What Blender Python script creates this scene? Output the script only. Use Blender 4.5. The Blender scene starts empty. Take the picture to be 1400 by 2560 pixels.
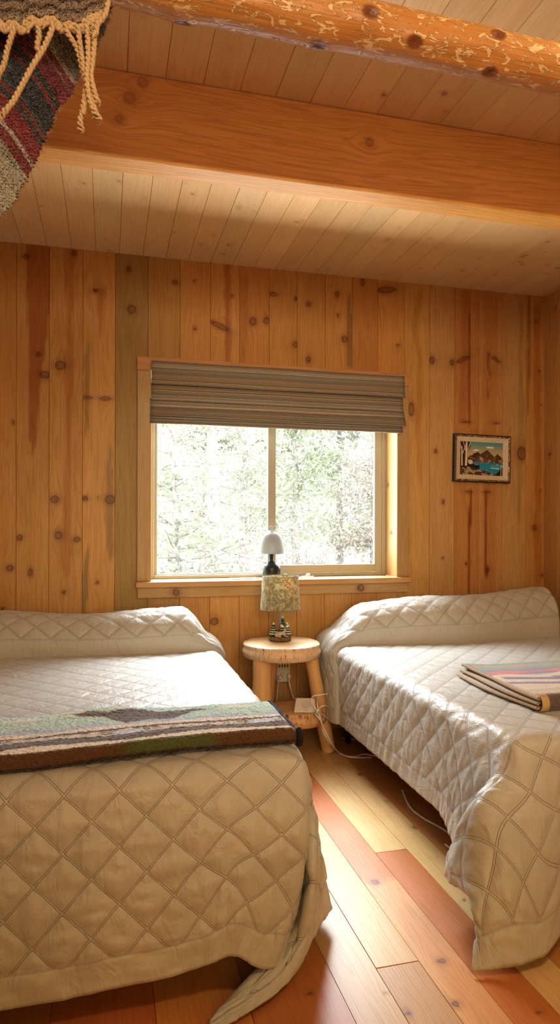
import bpy, bmesh, math, random
import numpy as np
from mathutils import Vector, Matrix
random.seed(7); RNG = np.random.default_rng(7)
COL = bpy.context.scene.collection
SC = bpy.context.scene
PI = math.pi
# ------------------------------------------------------------------ measurements
F_PX = 1660.0; CX = 700.0; HY = 1311.0; YAW = math.radians(14.5); CAMZ = 1.24
SN, CS = math.sin(YAW), math.cos(YAW)
WALL = 3.83; CEIL = 2.757; XR = 2.80; XL = -1.15; YB = -2.6
def onY(px, py, Y):
    u = (px - CX) / F_PX; d = Y / (CS - SN * u)
    return Vector((d * (SN + CS * u), Y, CAMZ + (HY - py) / F_PX * d))
def onZ(px, py, z):
    u = (px - CX) / F_PX; d = (CAMZ - z) * F_PX / (py - HY)
    return Vector((d * (SN + CS * u), d * (CS - SN * u), z))
def onX(px, py, X):
    u = (px - CX) / F_PX; d = X / (SN + CS * u)
    return Vector((X, d * (CS - SN * u), CAMZ + (HY - py) / F_PX * d))
def wx(px): return onY(px, 1000, WALL).x
# ------------------------------------------------------------------ tags
def tag(o, label=None, cat=None, group=None, kind=None):
    if label: o['label'] = label
    if cat: o['category'] = cat
    if group: o['group'] = group
    if kind: o['kind'] = kind
    return o
def empty(name, loc, label=None, cat=None, group=None, rz=0.0):
    o = bpy.data.objects.new(name, None); COL.objects.link(o)
    o.location = loc; o.rotation_euler = (0, 0, rz); o.empty_display_size = .05
    return tag(o, label, cat, group)
def link(name, me, mat, parent=None, smooth=True, worldspace=True):
    o = bpy.data.objects.new(name, me); COL.objects.link(o)
    if mat is not None:
        for m in (mat if isinstance(mat, (list, tuple)) else [mat]): me.materials.append(m)
    if parent is not None:
        o.parent = parent
        if worldspace:
            pm = Matrix.LocRotScale(parent.location, parent.rotation_euler, parent.scale)
            if parent.parent is not None:
                pm = Matrix.LocRotScale(parent.parent.location, parent.parent.rotation_euler, parent.parent.scale) @ pm
            o.matrix_parent_inverse = pm.inverted()
    me.polygons.foreach_set('use_smooth', [bool(smooth)] * len(me.polygons))
    me.update()
    return o
def attr(me, name, arr, typ='FLOAT'):
    a = me.attributes.new(name, typ, 'POINT')
    if typ == 'FLOAT': a.data.foreach_set('value', np.asarray(arr, dtype=np.float32).ravel())
    elif typ == 'FLOAT_COLOR':
        c = np.ones((len(arr), 4), dtype=np.float32); c[:, :3] = arr
        a.data.foreach_set('color', c.ravel())
    elif typ == 'FLOAT_VECTOR': a.data.foreach_set('vector', np.asarray(arr, dtype=np.float32).ravel())
def mesh_from(V, Fc, name='m'):
    me = bpy.data.meshes.new(name)
    me.from_pydata([tuple(map(float, v)) for v in V], [], [tuple(map(int, f)) for f in Fc])
    me.update(); return me
def grid_faces(n, m, off=0, wrap_m=False, wrap_n=False):
    i = np.arange(n if wrap_n else n - 1)[:, None]; j = np.arange(m if wrap_m else m - 1)[None, :]
    i2 = (i + 1) % n; j2 = (j + 1) % m
    f = np.stack([i * m + j, i2 * m + j, i2 * m + j2, i * m + j2], -1).reshape(-1, 4)
    return f + off
def np_mesh(V, Fq, name='m'):
    me = bpy.data.meshes.new(name)
    V = np.asarray(V, dtype=np.float32).reshape(-1, 3); Fq = np.asarray(Fq, dtype=np.int32)
    k = Fq.shape[1]
    me.vertices.add(len(V)); me.vertices.foreach_set('co', V.ravel())
    me.loops.add(len(Fq) * k); me.loops.foreach_set('vertex_index', Fq.ravel())
    me.polygons.add(len(Fq)); me.polygons.foreach_set('loop_start', np.arange(0, len(Fq) * k, k, dtype=np.int32))
    me.update(calc_edges=True); me.validate(); return me
def bm_new(): return bmesh.new()
def bm_mesh(bm, name='m'):
    bmesh.ops.recalc_face_normals(bm, faces=bm.faces[:])
    me = bpy.data.meshes.new(name); bm.to_mesh(me); bm.free(); return me
def add_box(bm, lo, hi, bev=0.0, seg=2, rot=None, piv=None):
    lo = Vector(lo); hi = Vector(hi)
    r = bmesh.ops.create_cube(bm, size=1.0)
    vs = r['verts']
    bmesh.ops.scale(bm, vec=hi - lo, verts=vs); bmesh.ops.translate(bm, vec=(lo + hi) / 2, verts=vs)
    if bev > 0:
        es = list({e for v in vs for e in v.link_edges})
        rr = bmesh.ops.bevel(bm, geom=es, offset=bev, segments=seg, profile=.5, affect='EDGES')
        vs = list({v for f in rr['faces'] for v in f.verts} | {v for v in vs if v.is_valid})
    if rot is not None:
        p = Vector(piv) if piv is not None else (lo + hi) / 2
        bmesh.ops.rotate(bm, cent=p, matrix=rot, verts=vs)
    return vs
def lathe(prof, seg=48, center=(0, 0, 0), noise=0.0, nf=5, squash=(1, 1)):
    V = []; ph = RNG.uniform(0, 6.28, 4)
    for r, z in prof:
        for k in range(seg):
            a = 2 * PI * k / seg
            rr = r * (1 + noise * (math.sin(2 * a + ph[0]) + .6 * math.sin(3 * a + ph[1]) + .4 * math.sin(nf * a + ph[2])))
            V.append((center[0] + rr * math.cos(a) * squash[0], center[1] + rr * math.sin(a) * squash[1], center[2] + z))
    V = np.array(V); Fq = grid_faces(len(prof), seg, wrap_m=True)
    return V, Fq
def tube_pts(pts, rad, seg=8, closed=False, caps=True):
    """mesh data for a tube through 3d points; rad scalar or list"""
    P = [Vector(p) for p in pts]; n = len(P)
    if not hasattr(rad, '__len__'): rad = [rad] * n
    V = []; T0 = None; nrm = None
    for i in range(n):
        if closed: t = (P[(i + 1) % n] - P[i - 1])
        else: t = (P[min(i + 1, n - 1)] - P[max(i - 1, 0)])
        if t.length < 1e-9: t = Vector((0, 0, 1))
        t.normalize()
        if nrm is None:
            nrm = t.orthogonal().normalized()
        else:
            nrm = (nrm - t * nrm.dot(t))
            if nrm.length < 1e-6: nrm = t.orthogonal()
            nrm.normalize()
        b = t.cross(nrm)
        for k in range(seg):
            a = 2 * PI * k / seg
            V.append(P[i] + (nrm * math.cos(a) + b * math.sin(a)) * rad[i])
    Fq = [tuple(f) for f in grid_faces(n, seg, wrap_m=True, wrap_n=closed)]
    if not closed and caps:
        Fq.append(tuple(range(seg))[::-1]); Fq.append(tuple((n - 1) * seg + k for k in range(seg)))
    return V, Fq
def spline(pts, n=12):
    P = [Vector(p) for p in pts]; out = []
    for i in range(len(P) - 1):
        p0 = P[max(i - 1, 0)]; p1 = P[i]; p2 = P[i + 1]; p3 = P[min(i + 2, len(P) - 1)]
        for k in range(n):
            t = k / n
            out.append(.5 * ((2 * p1) + (p2 - p0) * t + (2 * p0 - 5 * p1 + 4 * p2 - p3) * t * t + (3 * p1 - p0 - 3 * p2 + p3) * t ** 3))
    out.append(P[-1]); return out
class MB:
    def __init__(s): s.V = []; s.F = []
    def add(s, V, Fs):
        o = len(s.V); s.V += [tuple(v) for v in V]; s.F += [tuple(int(i) + o for i in f) for f in Fs]; return s
    def tube(s, pts, r, seg=8, closed=False): return s.add(*tube_pts(pts, r, seg, closed))
    def mesh(s): return mesh_from(s.V, s.F)
def vnoise(x, y, seed=0, sc=1.0):
    """smooth value noise, vectorised"""
    x = np.asarray(x) * sc; y = np.asarray(y) * sc
    xi = np.floor(x).astype(int); yi = np.floor(y).astype(int); fx = x - xi; fy = y - yi
    fx = fx * fx * (3 - 2 * fx); fy = fy * fy * (3 - 2 * fy)
    def h(a, b):
        v = np.sin(a * 127.1 + b * 311.7 + seed * 74.7) * 43758.5453
        return v - np.floor(v)
    return (h(xi, yi) * (1 - fx) + h(xi + 1, yi) * fx) * (1 - fy) + (h(xi, yi + 1) * (1 - fx) + h(xi + 1, yi + 1) * fx) * fy
def fbm(x, y, seed=0, sc=1.0, o=3):
    r = 0; a = .5; 
    for k in range(o): r = r + a * vnoise(x, y, seed + k * 13, sc * 2 ** k); a *= .5
    return r / (1 - .5 ** o)
def sstep(a, b, x):
    t = np.clip((np.asarray(x) - a) / (b - a), 0, 1); return t * t * (3 - 2 * t)
# ------------------------------------------------------------------ materials
def nmat(name):
    m = bpy.data.materials.new(name); m.use_nodes = True; nt = m.node_tree
    return m, nt, nt.nodes['Principled BSDF'], nt.nodes['Material Output']
def N(nt, typ, **kw):
    n = nt.nodes.new(typ)
    for k, v in kw.items():
        if k.startswith('i_'):
            key = k[2:]; key = int(key) if key.isdigit() else key.replace('_', ' ')
            n.inputs[key].default_value = v
        else: setattr(n, k, v)
    return n
def L(nt, a, b): nt.links.new(a, b)
def ramp(nt, fac, stops, interp='LINEAR'):
    r = N(nt, 'ShaderNodeValToRGB'); cr = r.color_ramp; cr.interpolation = interp
    while len(cr.elements) < len(stops): cr.elements.new(.5)
    for e, (p, c) in zip(cr.elements, stops):
        e.position = p; e.color = (*c, 1) if len(c) == 3 else c
    L(nt, fac, r.inputs[0]); return r
def mixc(nt, fac, a, b, mode='MIX'):
    m = N(nt, 'ShaderNodeMix', data_type='RGBA', blend_type=mode)
    for s, v in ((0, fac), (6, a), (7, b)):
        if hasattr(v, 'is_linked') or hasattr(v, 'links'): L(nt, v, m.inputs[s])
        elif s == 0: m.inputs[0].default_value = v
        else: m.inputs[s].default_value = (*v, 1)
    return m.outputs[2]
def math_(nt, op, a, b=None, c=None):
    m = N(nt, 'ShaderNodeMath', operation=op)
    for k, v in enumerate((a, b, c)):
        if v is None: continue
        if isinstance(v, (int, float)): m.inputs[k].default_value = v
        else: L(nt, v, m.inputs[k])
    return m.outputs[0]
def simple(name, col, rough=.5, metal=0.0, noise=0.0, nscale=40, bump=0.0, spec=.5):
    m, nt, p, out = nmat(name)
    p.inputs['Roughness'].default_value = rough; p.inputs['Metallic'].default_value = metal
    p.inputs['Specular IOR Level'].default_value = spec
    tc = N(nt, 'ShaderNodeTexCoord'); nz = N(nt, 'ShaderNodeTexNoise', i_Scale=nscale, i_Detail=4.0)
    L(nt, tc.outputs['Object'], nz.inputs['Vector'])
    c0 = tuple(max(0, c * (1 - noise)) for c in col); c1 = tuple(min(1, c * (1 + noise)) for c in col)
    r = ramp(nt, nz.outputs['Fac'], [(.3, c0), (.7, c1)]); L(nt, r.outputs[0], p.inputs['Base Color'])
    if bump > 0:
        b = N(nt, 'ShaderNodeBump', i_Strength=bump, i_Distance=.002); L(nt, nz.outputs['Fac'], b.inputs['Height']); L(nt, b.outputs[0], p.inputs['Normal'])
    return m
def wood(name, light, dark, knot=(.10, .03, .012), rough=.5, spec=.3, fine=170, ringk=34, tintamt=1.0, saw=.0, coat=0.0, contrast=1.0, bumpd=.0012):
    """reads per-vertex gr (across grain), al (along grain), kn (knot distance), rnd and tint"""
    m, nt, p, out = nmat(name)
    A = {}
    for k in ('gr', 'al', 'kn', 'rnd', 'tint'):
        a = N(nt, 'ShaderNodeAttribute'); a.attribute_name = k; A[k] = a
    gr, al, kn, rnd = (A[k].outputs['Fac'] for k in ('gr', 'al', 'kn', 'rnd'))
    def vec(kx, ky, kz=40.0):
        c = N(nt, 'ShaderNodeCombineXYZ')
        L(nt, math_(nt, 'MULTIPLY', gr, kx), c.inputs[0]); L(nt, math_(nt, 'MULTIPLY', al, ky), c.inputs[1]); L(nt, math_(nt, 'MULTIPLY', rnd, kz), c.inputs[2])
        return c.outputs[0]
    n1 = N(nt, 'ShaderNodeTexNoise', i_Scale=1.0, i_Detail=3.0, i_Roughness=.6); L(nt, vec(fine, 3.0), n1.inputs['Vector'])
    n2 = N(nt, 'ShaderNodeTexNoise', i_Scale=1.0, i_Detail=2.0); L(nt, vec(9, .9), n2.inputs['Vector'])
    n3 = N(nt, 'ShaderNodeTexNoise', i_Scale=1.0, i_Detail=2.0, i_Distortion=.4); L(nt, vec(ringk, 1.3), n3.inputs['Vector'])
    ring = math_(nt, 'SINE', math_(nt, 'MULTIPLY', n3.outputs['Fac'], 46.0))
    ring = math_(nt, 'MULTIPLY_ADD', ring, .5, .5)
    ring = math_(nt, 'POWER', ring, 2.2)
    g = math_(nt, 'MULTIPLY_ADD', n1.outputs['Fac'], .55, math_(nt, 'MULTIPLY', ring, .28))
    g = math_(nt, 'ADD', g, math_(nt, 'MULTIPLY', n2.outputs['Fac'], .45))
    lo = .5 - .33 / contrast; hi = .5 + .45 / contrast
    rc = ramp(nt, g, [(max(0, lo), light), (min(1, hi), dark)])
    col = mixc(nt, tintamt, rc.outputs[0], A['tint'].outputs['Color'], 'MULTIPLY')
    kr = ramp(nt, math_(nt, 'MULTIPLY', kn, .33), [(.0, (1, 1, 1)), (.14, (.6, .6, .6)), (.24, (.72, .72, .72)), (.30, (1, 1, 1)), (.38, (.32, .32, .32)), (.7, (.06, .06, .06)), (1, (0, 0, 0))])
    col = mixc(nt, kr.outputs[0], col, mixc(nt, .16, knot, col))
    L(nt, col, p.inputs['Base Color'])
    p.inputs['Roughness'].default_value = rough; p.inputs['Specular IOR Level'].default_value = spec
    if coat: p.inputs['Coat Weight'].default_value = coat; p.inputs['Coat Roughness'].default_value = .25
    h = g
    if saw:
        n4 = N(nt, 'ShaderNodeTexNoise', i_Scale=1.0, i_Detail=1.0); L(nt, vec(4, 230), n4.inputs['Vector'])
        h = math_(nt, 'ADD', g, math_(nt, 'MULTIPLY', n4.outputs['Fac'], saw))
    b = N(nt, 'ShaderNodeBump', i_Strength=.5, i_Distance=bumpd); L(nt, h, b.inputs['Height']); L(nt, b.outputs[0], p.inputs['Normal'])
    return m
def planks(name, O, U, Vd, Nn, edges, v0, v1, mat, tints, knots=(), stains=(), res=(.012, .02), holes=(), joints=None, groove=.004, parent=None, randk=0.0, tintvar=.05, kr=(.008, .016), gap=.0016):
    """boards: edges along U, run along Vd; one mesh"""
    O = Vector(O); U = Vector(U); Vd = Vector(Vd); Nn = Vector(Nn)
    VV = []; FF = []; GR = []; AL = []; KN = []; RN = []; TT = []; off = 0
    for i in range(len(edges) - 1):
        e0, e1 = edges[i], edges[i + 1]
        segs = [(v0, v1)]
        if joints and i in joints:
            cuts = [v0] + sorted(joints[i]) + [v1]; segs = list(zip(cuts[:-1], cuts[1:]))
        for si, (s0, s1) in enumerate(segs):
            w = e1 - e0; nu = max(3, int(w / res[0])); nv = max(3, int((s1 - s0) / res[1]))
            us = np.concatenate([[0, gap], np.linspace(gap, w - gap, nu)[1:-1], [w - gap, w]]) + e0
            vs = np.linspace(s0, s1, nv)
            dep_v = np.zeros(nv)
            if joints and i in joints:
                vs = np.concatenate([[s0, s0 + .002], vs[1:-1], [s1 - .002, s1]]); dep_v = np.zeros(len(vs)); dep_v[0] = dep_v[-1] = 1
            uu, vv = np.meshgrid(us, vs, indexing='ij')
            dep = np.zeros_like(uu); dep[0] = 1; dep[-1] = 1; dep = np.maximum(dep, dep_v[None, :]) * groove
            rnd = random.random(); dz = (random.random() - .5) * .0012
            t = tints[i % len(tints)] if tints else (1, 1, 1)
            if isinstance(t, list): t = t[si % len(t)]
            g = uu - (e0 + e1) / 2 + (random.random() - .5) * w * .6
            kn = np.full_like(uu, 3.0)
            loc = [k for k in knots if e0 - .001 <= k[0] < e1 + .001 and s0 - .1 < k[1] < s1 + .1]
            if randk:
                for _ in range(np.random.RandomState(i * 7 + si + 3).poisson(randk * (s1 - s0))):
                    r = random.uniform(*kr) * (1.0 if random.random() > .25 else .5)
                    loc.append((random.uniform(e0 + .01, e1 - .01), random.uniform(s0, s1), r, r * random.uniform(.8, 1.2), 0.0))
            gd = np.zeros_like(g)
            for k in loc:
                kx, kv, rx, rv, an = k
                du = uu - kx; dv = vv - kv
                if an: du, dv = du * math.cos(an) + dv * math.sin(an), -du * math.sin(an) + dv * math.cos(an)
                q = np.sqrt((du / max(rx, .004)) ** 2 + (dv / max(rv, .004)) ** 2)
                kn = np.minimum(kn, q)
                R = max(min(rx, .03), .006)
                gd += -1.15 * R * np.tanh(du / (R * .8)) * np.exp(-(dv / (R * 4.5)) ** 2) * np.exp(-(du / (R * 5)) ** 2)
            g = g + gd
            tt = np.empty(uu.shape + (3,)); jit = 1 + (random.random() - .5) * 2 * tintvar
            tt[:] = np.array(t) * jit
            lf = fbm(uu, vv * .35, seed=i + si * 31, sc=9.0)
            tt *= (1 + .10 * (lf - .5))[..., None]
            for s in stains:
                pts, c, soft = s
                sv = np.array([q[1] for q in pts]); sx = np.array([q[0] for q in pts]); sw = np.array([q[2] for q in pts])
                o = np.argsort(sv); sv, sx, sw = sv[o], sx[o], sw[o]
                cx = np.interp(vv, sv, sx); hw = np.interp(vv, sv, sw)
                if sx.max() + sw.max() < e0 or sx.min() - sw.max() > e1: continue
                if not (e0 <= sx.mean() <= e1): continue
                wob = (fbm(uu, vv, seed=5, sc=14.0) - .5) * .01
                mk = sstep(hw + soft, hw - soft * .2, np.abs(uu - cx + wob)) * sstep(sv[0] - .03, sv[0] + .03, vv) * sstep(sv[-1] + .03, sv[-1] - .03, vv)
                tt *= 1 - mk[..., None] * (1 - np.array(c))
            P = (np.array(O)[None, None] + uu[..., None] * np.array(U) + vv[..., None] * np.array(Vd) + (dz - dep)[..., None] * np.array(Nn))
            f = grid_faces(len(us), len(vs), off)
            if holes:
                ci = (uu[:-1, :-1] + uu[1:, 1:]).ravel() / 2; cv = (vv[:-1, :-1] + vv[1:, 1:]).ravel() / 2
                keep = np.ones(len(ci), bool)
                for (a0, a1, b0, b1) in holes: keep &= ~((ci > a0) & (ci < a1) & (cv > b0) & (cv < b1))
                f = f[keep]
            VV.append(P.reshape(-1, 3)); FF.append(f); GR.append(g.ravel()); AL.append(vv.ravel()); KN.append(kn.ravel()); RN.append(np.full(uu.size, rnd)); TT.append(tt.reshape(-1, 3))
            off += uu.size
    # dark backing added behind the boards to stop light leaking through seams
    bu = np.array(sorted({edges[0], edges[-1]} | {h[0] for h in holes} | {h[1] for h in holes})); bv = np.array(sorted({v0, v1} | {h[2] for h in holes} | {h[3] for h in holes}))
    uu, vv = np.meshgrid(bu, bv, indexing='ij'); f = grid_faces(len(bu), len(bv), off)
    ci = (uu[:-1, :-1] + uu[1:, 1:]).ravel() / 2; cv = (vv[:-1, :-1] + vv[1:, 1:]).ravel() / 2; keep = np.ones(len(ci), bool)
    for (a0, a1, b0, b1) in holes: keep &= ~((ci > a0) & (ci < a1) & (cv > b0) & (cv < b1))
    P = (np.array(O)[None, None] + uu[..., None] * np.array(U) + vv[..., None] * np.array(Vd) - (groove + .004) * np.array(Nn))
    VV.append(P.reshape(-1, 3)); FF.append(f[keep]); GR.append(uu.ravel()); AL.append(vv.ravel()); KN.append(np.full(uu.size, 3.0)); RN.append(np.zeros(uu.size)); TT.append(np.full((uu.size, 3), .08))
    me = np_mesh(np.concatenate(VV), np.concatenate(FF))
    attr(me, 'gr', np.concatenate(GR)); attr(me, 'al', np.concatenate(AL)); attr(me, 'kn', np.concatenate(KN)); attr(me, 'rnd', np.concatenate(RN))
    attr(me, 'tint', np.concatenate(TT), 'FLOAT_COLOR')
    o = link(name, me, mat, parent, smooth=False)
    return o
def woodbox(name, lo, hi, axis, mat, parent=None, tint=(1, 1, 1), bev=.003, knots=(), res=.03, rot=None):
    """solid board with grain along axis (0,1,2) carrying the wood attributes"""
    bm = bm_new(); add_box(bm, lo, hi, bev, 2)
    L_ = Vector(hi) - Vector(lo)
    n = max(1, int(L_[axis] / res))
    for k in range(1, n):
        co = Vector(lo); co[axis] += L_[axis] * k / n; nn = Vector((0, 0, 0)); nn[axis] = 1
        bmesh.ops.bisect_plane(bm, geom=bm.verts[:] + bm.edges[:] + bm.faces[:], plane_co=co, plane_no=nn)
    for ax2 in [a for a in range(3) if a != axis]:
        n2 = max(1, int(L_[ax2] / .02))
        for k in range(1, n2):
            co = Vector(lo); co[ax2] += L_[ax2] * k / n2; nn = Vector((0, 0, 0)); nn[ax2] = 1
            bmesh.ops.bisect_plane(bm, geom=bm.verts[:] + bm.edges[:] + bm.faces[:], plane_co=co, plane_no=nn)
    me = bm_mesh(bm)
    co = np.empty(len(me.vertices) * 3); me.vertices.foreach_get('co', co); co = co.reshape(-1, 3)
    oth = [a for a in range(3) if a != axis]
    woodattrs(me, co, axis, oth, tint, knots)
    if rot is not None: me.transform(rot)
    return link(name, me, mat, parent, smooth=False)
def woodattrs(me, co, axis, oth, tint=(1, 1, 1), knots=(), seed=None):
    gx = co[:, oth[0]]; gy = co[:, oth[1]]; al = co[:, axis]
    g = (gx - gx.mean()) * 1.0 + (gy - gy.mean()) * 1.13
    kn = np.full(len(co), 3.0)
    for (kp, R) in knots:
        d = co - np.array(kp); q = np.sqrt((d ** 2).sum(1)) / R; kn = np.minimum(kn, q)
        g = g - 1.1 * R * np.tanh(g / R) * np.exp(-(d[:, axis] / (R * 4)) ** 2)
    attr(me, 'gr', g); attr(me, 'al', al); attr(me, 'kn', kn); attr(me, 'rnd', np.full(len(co), random.random()))
    t = np.empty((len(co), 3)); t[:] = tint; attr(me, 'tint', t, 'FLOAT_COLOR')
M = {}
M['wall'] = wood('pine_wall', (.68, .46, .20), (.50, .285, .09), knot=(.13, .030, .010), rough=.45, spec=.35, saw=.25)
M['ceil'] = wood('pine_ceiling', (.78, .58, .32), (.67, .44, .21), knot=(.26, .085, .03), rough=.5, spec=.3, contrast=.9)
M['beam'] = wood('fir_beam', (.50, .215, .050), (.31, .112, .022), knot=(.20, .06, .015), rough=.5, spec=.3, ringk=60, fine=120)
M['floor'] = wood('fir_floor', (.76, .55, .29), (.61, .38, .165), knot=(.12, .035, .015), rough=.40, spec=.45, coat=.10, bumpd=.0006)
M['trim'] = wood('pine_trim', (.68, .50, .27), (.52, .34, .16), rough=.45, spec=.35)
M['slab'] = wood('pale_slab', (.80, .58, .34), (.66, .42, .20), rough=.45, spec=.4)
M['vinyl'] = simple('tan_vinyl', (.42, .40, .32), .45, noise=.03)
M['black'] = simple('dark_void', (.02, .018, .016), .8)
M['white_plastic'] = simple('white_plastic', (.78, .75, .70), .4, noise=.02)
M['gray_plastic'] = simple('gray_plastic', (.45, .44, .42), .5)
M['dark_plastic'] = simple('dark_plastic', (.02, .02, .02), .45)
M['lantern'] = simple('lantern_green', (.020, .030, .024), .32, noise=.1)
M['steel'] = simple('brushed_steel', (.55, .55, .52), .35, metal=.9)
M['cord'] = simple('cord_white', (.82, .77, .70), .45)
# ------------------------------------------------------------------ camera
cam = bpy.data.cameras.new('camera'); camo = bpy.data.objects.new('camera', cam); COL.objects.link(camo)
cam.sensor_fit = 'HORIZONTAL'; cam.sensor_width = 36; cam.lens = 36 * F_PX / 1400
cam.shift_y = (HY - 1280) / 1400; cam.clip_start = .02; cam.clip_end = 300
R = Matrix.Rotation(-YAW, 4, 'Z') @ Matrix.Rotation(PI / 2, 4, 'X') @ Matrix.Rotation(math.radians(.15), 4, 'Z')
camo.matrix_world = Matrix.Translation((0, 0, CAMZ)) @ R
SC.camera = camo
# ------------------------------------------------------------------ room shell
WX0, WX1, WZ0, WZ1 = .232, 1.738, .915, 2.10
S = [-60, 40, 122, 206, 287, 369, 449, 525, 598, 672, 742, 812, 879, 943, 1010, 1073, 1135, 1196, 1255, 1314]
edges = [wx(s) for s in S] + [XR + .03]
e = edges[0]; pre = []
while e > XL: e -= .2; pre.insert(0, max(e, XL))
edges = pre + edges
bt = {40: (1.0, .94, .85), 122: (1.02, .98, .92), 206: (1.03, 1.0, .95), 287: (.72, .74, .72), 369: (.88, .88, .80), 449: (1, .93, .85), 525: (1.04, .98, .9), 598: (.95, .85, .75), 672: (1, .95, .9), 742: (.93, .88, .82), 812: (1, .95, .9), 879: (.92, .78, .7), 943: (1, .9, .8), 1010: (1, 1.0, .95), 1073: (1.0, 1.0, 1.15), 1135: (.9, .76, .7), 1196: (.93, .84, .84), 1255: (.92, .92, 1.0), 1314: (.92, .82, .66), -60: (1, .9, .75)}
tints = [(1, .9, .8)] * len(pre) + [bt[s] for s in S]
def kA(x, y, rx, ry, an=0): p = onY(x / 2, 600 + y / 2, WALL); s = 1.25 / 2 * WALL / F_PX; return (p.x, p.z, rx * s, ry * s, an)
def kB(x, y, rx, ry, an=0): p = onY(700 + x / 2, 560 + y / 2, WALL); s = 1.35 / 2 * WALL / F_PX; return (p.x, p.z, rx * s, ry * s, an)
KN = [kA(*k) for k in [(128, 85, 12, 10), (367, 68, 11, 11), (475, 256, 16, 8), (640, 147, 11, 11), (655, 349, 17, 17), (873, 213, 12, 10), (968, 208, 7, 7), (972, 443, 8, 8), (1158, 280, 8, 8), (1262, 408, 15, 17), (1330, 404, 14, 14), (1363, 270, 18, 10), (300, 630, 20, 17), (222, 677, 20, 14), (190, 575, 10, 10), (433, 790, 22, 7), (525, 795, 22, 9), (66, 915, 8, 8), (273, 1300, 17, 14), (424, 1294, 16, 9), (492, 1292, 6, 8), (550, 1300, 20, 17), (98, 1492, 13, 11), (293, 1480, 14, 16), (385, 1500, 14, 11), (50, 1644, 14, 12), (153, 1665, 9, 16), (487, 1714, 9, 9), (320, 1766, 9, 9), (14, 1850, 8, 8), (1073, 1908, 18, 14), (1095, 430, 46, 11, -.4)]]
KN += [kB(*k) for k in [(77, 374, 9, 9), (140, 400, 10, 11), (283, 350, 10, 12), (286, 455, 7, 8), (320, 575, 13, 13), (75, 602, 12, 12), (140, 677, 10, 12), (410, 290, 8, 16), (530, 328, 44, 12, .15), (758, 679, 12, 15), (858, 690, 10, 12), (912, 675, 34, 9, .45), (1078, 675, 28, 8, -.5), (655, 925, 13, 28), (777, 1134, 9, 9), (1207, 1145, 22, 28), (930, 985, 25, 6), (1080, 990, 22, 6), (816, 1387, 7, 11), (815, 1668, 6, 7), (1302, 903, 6, 6), (1293, 733, 6, 7), (1277, 485, 6, 6), (1302, 1332, 6, 7), (1272, 1515, 12, 12), (1312, 1752, 8, 7), (945, 1337, 18, 6), (1035, 1337, 18, 6), (932, 1695, 7, 8), (1038, 1725, 9, 12), (587, 605, 8, 7), (20, 2170, 14, 14)]]
def sA(l, c, soft=.006): return ([(onY(x / 2, 600 + y / 2, WALL).x, onY(x / 2, 600 + y / 2, WALL).z, w / 2 * WALL / F_PX) for x, y, w in l], c, soft)
def sB(l, c, soft=.004): return ([(onY(700 + x / 2, 560 + y / 2, WALL).x, onY(700 + x / 2, 560 + y / 2, WALL).z, w / 2 * WALL / F_PX) for x, y, w in l], c, soft)
ST = [sA([(192, 20, 56), (195, 250, 52), (188, 450, 42), (180, 620, 26), (170, 760, 20), (166, 960, 17), (160, 1080, 3)], (.72, .50, .36)),
      sA([(345, 40, 26), (345, 300, 20), (343, 420, 7), (345, 600, 22), (344, 780, 16), (343, 900, 6), (343, 1080, 14), (340, 1200, 14), (335, 1330, 12), (335, 1560, 26), (330, 1700, 12)], (.86, .72, .62)),
      sA([(436, 510, 2), (433, 650, 9), (433, 780, 9), (432, 920, 7), (430, 1000, 2)], (.62, .68, .66)),
      sA([(440, 1530, 2), (430, 1680, 14), (425, 1760, 18), (416, 1880, 8)], (.60, .66, .64)),
      sA([(550, 1020, 3), (548, 1200, 14), (545, 1400, 18), (552, 1600, 8)], (.66, .70, .66)),
      sA([(500, 230, 30), (500, 330, 12), (500, 480, 4)], (.80, .66, .55)),
      sA([(655, 60, 70), (655, 1900, 70)], (.97, 1.02, .98)),
      sA([(1135, 110, 14), (1135, 640, 14)], (.72, .56, .5)),
      sA([(1215, 180, 22), (1215, 460, 20), (1208, 640, 8)], (.85, .78, .7)),
      sB([(345, 340, 6), (345, 480, 14), (348, 720, 12)], (.6, .6, .52)),
      sB([(947, 440, 3), (946, 700, 4), (945, 1010, 4)], (.55, .32, .25)),
      sB([(925, 330, 26), (925, 640, 26), (915, 1000, 24)], (.86, .74, .66)),
      sB([(1043, 640, 5), (1040, 870, 2)], (.55, .32, .25)),
      sB([(953, 1330, 7), (948, 1600, 5), (946, 1860, 4)], (.50, .28, .2)),
      sB([(1030, 1330, 8), (1031, 1600, 4), (1033, 1760, 8)], (.50, .28, .2)),
      sB([(1050, 340, 45), (1050, 700, 45), (1045, 1000, 40), (1045, 1850, 40)], (.9, .82, .76)),
      sB([(1205, 400, 14), (1200, 700, 10), (1210, 1100, 26), (1200, 1250, 16), (1195, 1500, 5)], (.80, .80, .72)),
      sB([(1285, 400, 20), (1290, 1800, 22)], (.84, .66, .5)),
      sB([(1243, 350, 9), (1243, 700, 7), (1236, 860, 8), (1234, 950, 3)], (.70, .60, .42)),
      sB([(700, 330, 20), (665, 520, 16), (700, 680, 12), (690, 1000, 18), (700, 1300, 10)], (.86, .80, .72))]
hole = (WX0 - .01, WX1 + .01, WZ0 - .02, WZ1 + .01)
ow = planks('wall_front', (0, WALL, 0), (1, 0, 0), (0, 0, 1), (0, -1, 0), edges, 0, CEIL + .01, M['wall'], tints, KN, ST, holes=[hole])
tag(ow, kind='structure')
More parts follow.
